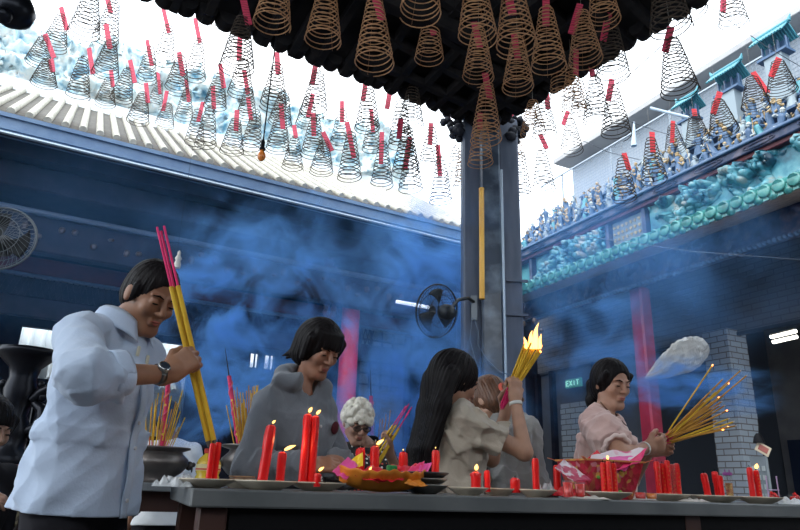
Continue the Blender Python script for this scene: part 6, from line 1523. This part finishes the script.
whp = mat('white_red_paper', (.78, .66, .70), .6, col2=(.70, .05, .20), nscale=7, contrast=(.5, .56)); 
sheet([tp(556, 468, .14), tp(566, 459, .2), tp(592, 480, .12), tp(574, 482, .10)], .003, mat('striped_paper', (.7, .6, .66), .5, col2=(.5, .03, .1), nscale=22, contrast=(.45, .5)), 'joss_paper', 'white and red striped paper draped over the left side of the gift box', 21)
sheet([tp(590, 462, .2), tp(596, 453, .3), tp(650, 449, .3), tp(634, 466, .18)], .012, whp, 'joss_paper', 'large pink and white paper spread on top of the gift box', 22, amp=.012)
sheet([tp(598, 465, .16), tp(606, 458, .25), tp(645, 455, .26), tp(628, 471, .14)], .008, pinkp, 'joss_paper', 'magenta paper drooping over the front rim of the gift box', 23, amp=.01)
sheet([tp(589, 459, .25), tp(600, 450, .30), tp(606, 456, .3), tp(599, 461, .25)], .006, redp, 'joss_paper', 'small red paper peak at the top of the gift box', 24)
sheet([tp(616, 472, .13), tp(640, 456, .2), tp(652, 447, .2), tp(644, 462, .15)], .004, mat('rose_paper', (.75, .03, .16), .6), 'joss_paper', 'rose paper corner sticking out past the right of the gift box', 25)
sheet([tp(552, 495, .10), tp(562, 487, .2), tp(578, 490, .2), tp(574, 498, .09)], .006, redp, 'joss_paper', 'red paper lying behind the two red drinks', 26)

# ------------------------------------------------------------------ urns, dragon incense, sticks behind
bronze = mat('worn_bronze', (.10, .09, .085), .4, .75, col2=(.20, .18, .17), nscale=7, bump=.3, bscale=25)
blackbr = mat('black_bronze', (.01, .012, .018), .35, .6)
def urn(p, r, h, label):
    o = empty('incense_urn', p, label, 'urn'); mb = MB()
    mb.lathe(p, [(r*.62, 0), (r*.66, h*.08), (r*.6, h*.14), (r*.82, h*.3), (r*.98, h*.5), (r*.96, h*.66), (r*.80, h*.82), (r*.78, h*.88), (r*1.0, h*.95), (r*1.0, h), (r*.9, h), (r*.78, h*.9), (r*.72, h*.86)], 36, wob=lambda a, z: .012*math.sin(8*a) if h*.25 < z < h*.7 else 0)
    mb.build('bowl', bronze, o)
    mb = MB(); mb.lathe(p+UP*h*.86, [(r*.78, 0), (.0001, .01)], 24); mb.build('ash_bed', mat('ash_bed', (.3, .27, .25), .95, bump=.5, nscale=40), o)
    for sg in (-1, 1):
        mb = MB(); c = p+TA*(sg*r*1.02)+UP*h*.5; mb.ball(c, (.02, .018, .022), 12); mb.ball(c+TA*sg*.018+UP*.006, (.012, .012, .012), 10); mb.tube([c+TA*sg*.014+UP*(-.012)+(TN*math.cos(t)*.014+UP*math.sin(t)*.016) for t in [2*math.pi*k/12 for k in range(12)]], .003, 6, closed=True); mb.build('lion_handle', bronze, o)
    return o
u1 = bon(151, .20); k = pm(u1); urn(u1, 34*k, (ztop(u1, 447)-TZ), 'round bronze incense urn with lion handles right of the man')
mb = MB(); mb.lathe(u1-UP*.0, [(.001, .0002)], 8) if 0 else None
u2 = bon(256, .22); urn(u2, 40*k, (ztop(u2, 446)-TZ), 'round bronze incense urn partly hidden by the woman in the hooded jacket')
random.seed(77)
def sticks(c, r, zb, n, x0, x1, y0, y1, label, group, Yc):
    for i in range(n):
        px = random.uniform(x0, x1); py = random.uniform(y0, y1); dy = random.uniform(-.06, .08); b = at(px+random.uniform(-4, 4), py, Yc+dy)
        a = V3((c.x+(b.x-c.x)*.55, c.y+(b.y-c.y)*.4, zb)); q = V3((a.x-c.x, a.y-c.y, 0))
        if q.length > r*.7: q = q.normalized()*r*.7; a = V3((c.x+q.x, c.y+q.y, zb))
        mb = MB(); mid = a.lerp(b, .25); mb.tube([a, mid], .0014, 5, mi=1); mb.tube([mid, b], .0026, 5, mi=0); mb.build('incense_stick', [yel if i % 3 else yel2, mag], label=label, cat='incense stick', group=group)
sticks(u1, 34*k, TZ+.13, 44, 136, 183, 388, 428, 'thin yellow joss stick planted in the urn right of the man', 'joss sticks in the urn by the man', u1.y)
sticks(u2, 40*k, TZ+.13, 56, 226, 262, 384, 420, 'thin yellow joss stick planted in the urn behind the hooded jacket', 'joss sticks in the urn behind the jacket', u2.y)
def dragon(p0, p1, r, label, tip=True):
    p0, p1 = V3(p0), V3(p1); o = empty('dragon_incense', p0, label, 'incense column'); d = (p1-p0).normalized(); x, y, z = frame(d); L = (p1-p0).length
    mb = MB(); mb.tube([p0, p1], r, 14); mb.build('core', mat('dragon_pink', (.70, .04, .14), .55, col2=(.5, .02, .08), nscale=12), o)
    mb = MB(); mb.tube([p0+d*(L*t)+(x*math.cos(t*26)+y*math.sin(t*26))*r*1.1 for t in [i/90 for i in range(91)]], r*.35, 6)
    mb.build('coiled_dragon', mat('dragon_gilt', (.75, .28, .10), .5, col2=(.7, .05, .3), nscale=30), o)
    for q in range(5):
        mb = MB(); mb.ball(p0+d*L*(.1+.2*q)-V3((0, r, 0)), (r*.6, r*.4, r*.6), 8); mb.build('paper_flower', mat('flower_yellow', (.8, .55, .1), .5) if q % 2 else mag, o)
    if tip: mb = MB(); mb.tube([p1, p1+d*L*.35], [r*.35, r*.12], 6); mb.build('rod_tip', blackbr, o)
dragon(V3((u1.x-.0, u1.y, TZ+.12))+TA*.03, at(168, 384, u1.y), .011, 'leaning pink dragon incense column in the urn right of the man', False)
dragon(V3((u2.x-.09, u2.y, TZ+.12)), at(229, 376, u2.y), .011, 'upright pink dragon incense column in the urn behind the hooded jacket')
# censer on a pedestal behind the white-haired woman
cp_ = at(374, 485, 4.5); cp_.z = 0; ce = empty('pedestal_censer', cp_, 'dark bronze censer on a pedestal behind the white-haired woman', 'censer')
mb = MB(); mb.lathe(cp_, [(.16, 0), (.15, .05), (.07, .12), (.06, .75), (.1, .9), (.16, 1.02), (.17, 1.12), (.15, 1.12), (.13, 1.08), (.0001, 1.07)], 28); mb.build('bowl', bronze, ce)
dragon(V3((cp_.x-.01, cp_.y, 1.07)), at(371, 396, cp_.y), .013, 'pink dragon incense column behind the white-haired woman')
for i in range(10):
    a = V3((cp_.x+random.uniform(-.04, .08), cp_.y+random.uniform(-.04, .04), 1.075)); b = at(random.uniform(372, 392), random.uniform(406, 424), cp_.y)
    mb = MB(); mb.tube([a, b], .0028, 5); mb.build('incense_stick', yel2, label='thin joss stick in the censer behind the white-haired woman', cat='incense stick', group='joss sticks in the pedestal censer')
# ------------------------------------------------------------------ big bronze burner and carved cabinet at the left edge
kp = at(4, 480, 3.55); cz = ztop(V3((kp.x, kp.y, 1)), 464)
kp.z = 0
cab = empty('carved_cabinet', kp, 'red and black carved altar cabinet at the left edge', 'cabinet')
mb = MB(); mb.box((kp.x-.12, kp.y+.1, cz/2-.02), (.30, .22, cz/2-.02)); mb.build('body', mat('cabinet_dark', (.02, .018, .018), .5, col2=(.10, .09, .06), nscale=28, contrast=(.55, .6)), cab)
for (za, zb, ov, m) in ((464, 470, .03, red_wood), (484, 491, .035, mat('grey_stone_top', (.16, .18, .20), .5)), (499, 508, .02, mat('cab_red', (.30, .04, .02), .5))):
    z1_ = ztop(V3((kp.x, kp.y-.12, 1)), za); z0_ = ztop(V3((kp.x, kp.y-.12, 1)), zb); mb = MB(); mb.box((kp.x-.12, kp.y+.1, (z0_+z1_)/2), (.30+ov, .22+ov, (z1_-z0_)/2), bev=.004); mb.build('moulding', m, cab)
mb = MB(); random.seed(9)
for row_ in (477, 519, 560):
    z_ = ztop(V3((kp.x, kp.y-.125, 1)), row_)
    for q in range(26):
        c = V3((kp.x-.4+.56*random.random(), kp.y-.122, z_+random.uniform(-.03, .03))); mb.ball(c, (.012, .006, .009), 6)
mb.build('gilt_carving', mat('dull_gold', (.30, .22, .08), .45, .4), cab)
bp_ = V3((at(1, 470, 3.6).x, 3.62, cz)); bu = empty('bronze_burner', bp_, 'tall black bronze burner with flared rim and dragon handles at the left edge', 'burner')
def zz(y): return ztop(bp_, y)-cz
kk = pm(bp_)
mb = MB(); mb.lathe(bp_, [(22*kk, 0), (23*kk, zz(455)), (14*kk, zz(448)), (17*kk, zz(436)), (16*kk, zz(425)), (11*kk, zz(415)), (14*kk, zz(400)), (16*kk, zz(390)), (13*kk, zz(378)), (15*kk, zz(368)), (26*kk, zz(358)), (30*kk, zz(355)), (30*kk, zz(350)), (24*kk, zz(350)), (13*kk, zz(362)), (.001, zz(366))], 32)
mb.build('vessel', blackbr, bu)
for sg in (-1, 1):
    mb = MB(); f = lambda x, y: bp_+V3((sg*x*kk, 0, zz(y)))
    mb.tube([f(12, 432), f(24, 428), f(30, 418), f(26, 408), f(16, 402)], [.03, .035, .04, .03, .02], 10); mb.tube([f(14, 400), f(22, 392), f(32, 386), f(40, 382)], [.03, .03, .025, .012], 10)
    for (x, y, r) in ((28, 388, .03), (36, 390, .02), (24, 396, .03), (30, 426, .03), (22, 436, .03), (33, 380, .018), (40, 388, .014), (20, 384, .022)): mb.ball(f(x, y), (r, r*.8, r), 8)
    mb.build('dragon_handle', blackbr, bu)
# silver bowl beside it
p = bon(22, .2); mb = MB(); mb.lathe(p, [(.03, 0), (.035, .01), (.06, .03), (.062, .05), (.055, .05), (.05, .03), (.001, .02)], 24); mb.build('silver_bowl', mat('silver', (.55, .56, .58), .25, .9), label='small silver bowl on the left end of the side table', cat='bowl')
# slanting dark pole left of the man
mb = MB(); mb.tube([at(27, 452, 3.75), at(36, 400, 3.75)], .016, 8); mb.build('leaning_pole', blackbr, label='dark leaning pole beside the bronze burner', cat='pole')
# ------------------------------------------------------------------ plastic bag in the air
bc = at(674, 360, 3.7); a_ = at(645, 379.5, 3.7); b_ = at(704, 344, 3.7); dx = (b_-a_); Lb = dx.length; ux = dx.normalized(); uy = V3((0, 1, 0)); uz = ux.cross(uy).normalized()
if uz.z < 0: uz = -uz
def bagf(u, v):
    t = u; a = 2*math.pi*v; w_ = (math.sin(math.pi*min(1, t*.93+.0))**.62)*(.35+.65*t) ; r = .118*w_+.002
    n = 1+.14*mnoise.noise(V3((t*5, math.cos(a)*2, math.sin(a)*2)))+.16*abs(mnoise.noise(V3((t*9+math.sin(a)*2, math.cos(a)*4, math.sin(a)*4))))-.05
    return a_+ux*(Lb*t)+(uz*math.cos(a)*1.0+uy*math.sin(a)*.75)*(r*n)-uz*(.028*math.sin(math.pi*t))*0
mb = MB(); mb.grid(bagf, 40, 36, smooth=False); mb.build('plastic_bag', mat('bag_film', (.62, .62, .60), .22, alpha=.62, coat=.6, bump=1.0, nscale=9), label='inflated clear plastic bag floating in the air above the woman in pink\'s joss sticks', cat='plastic bag')
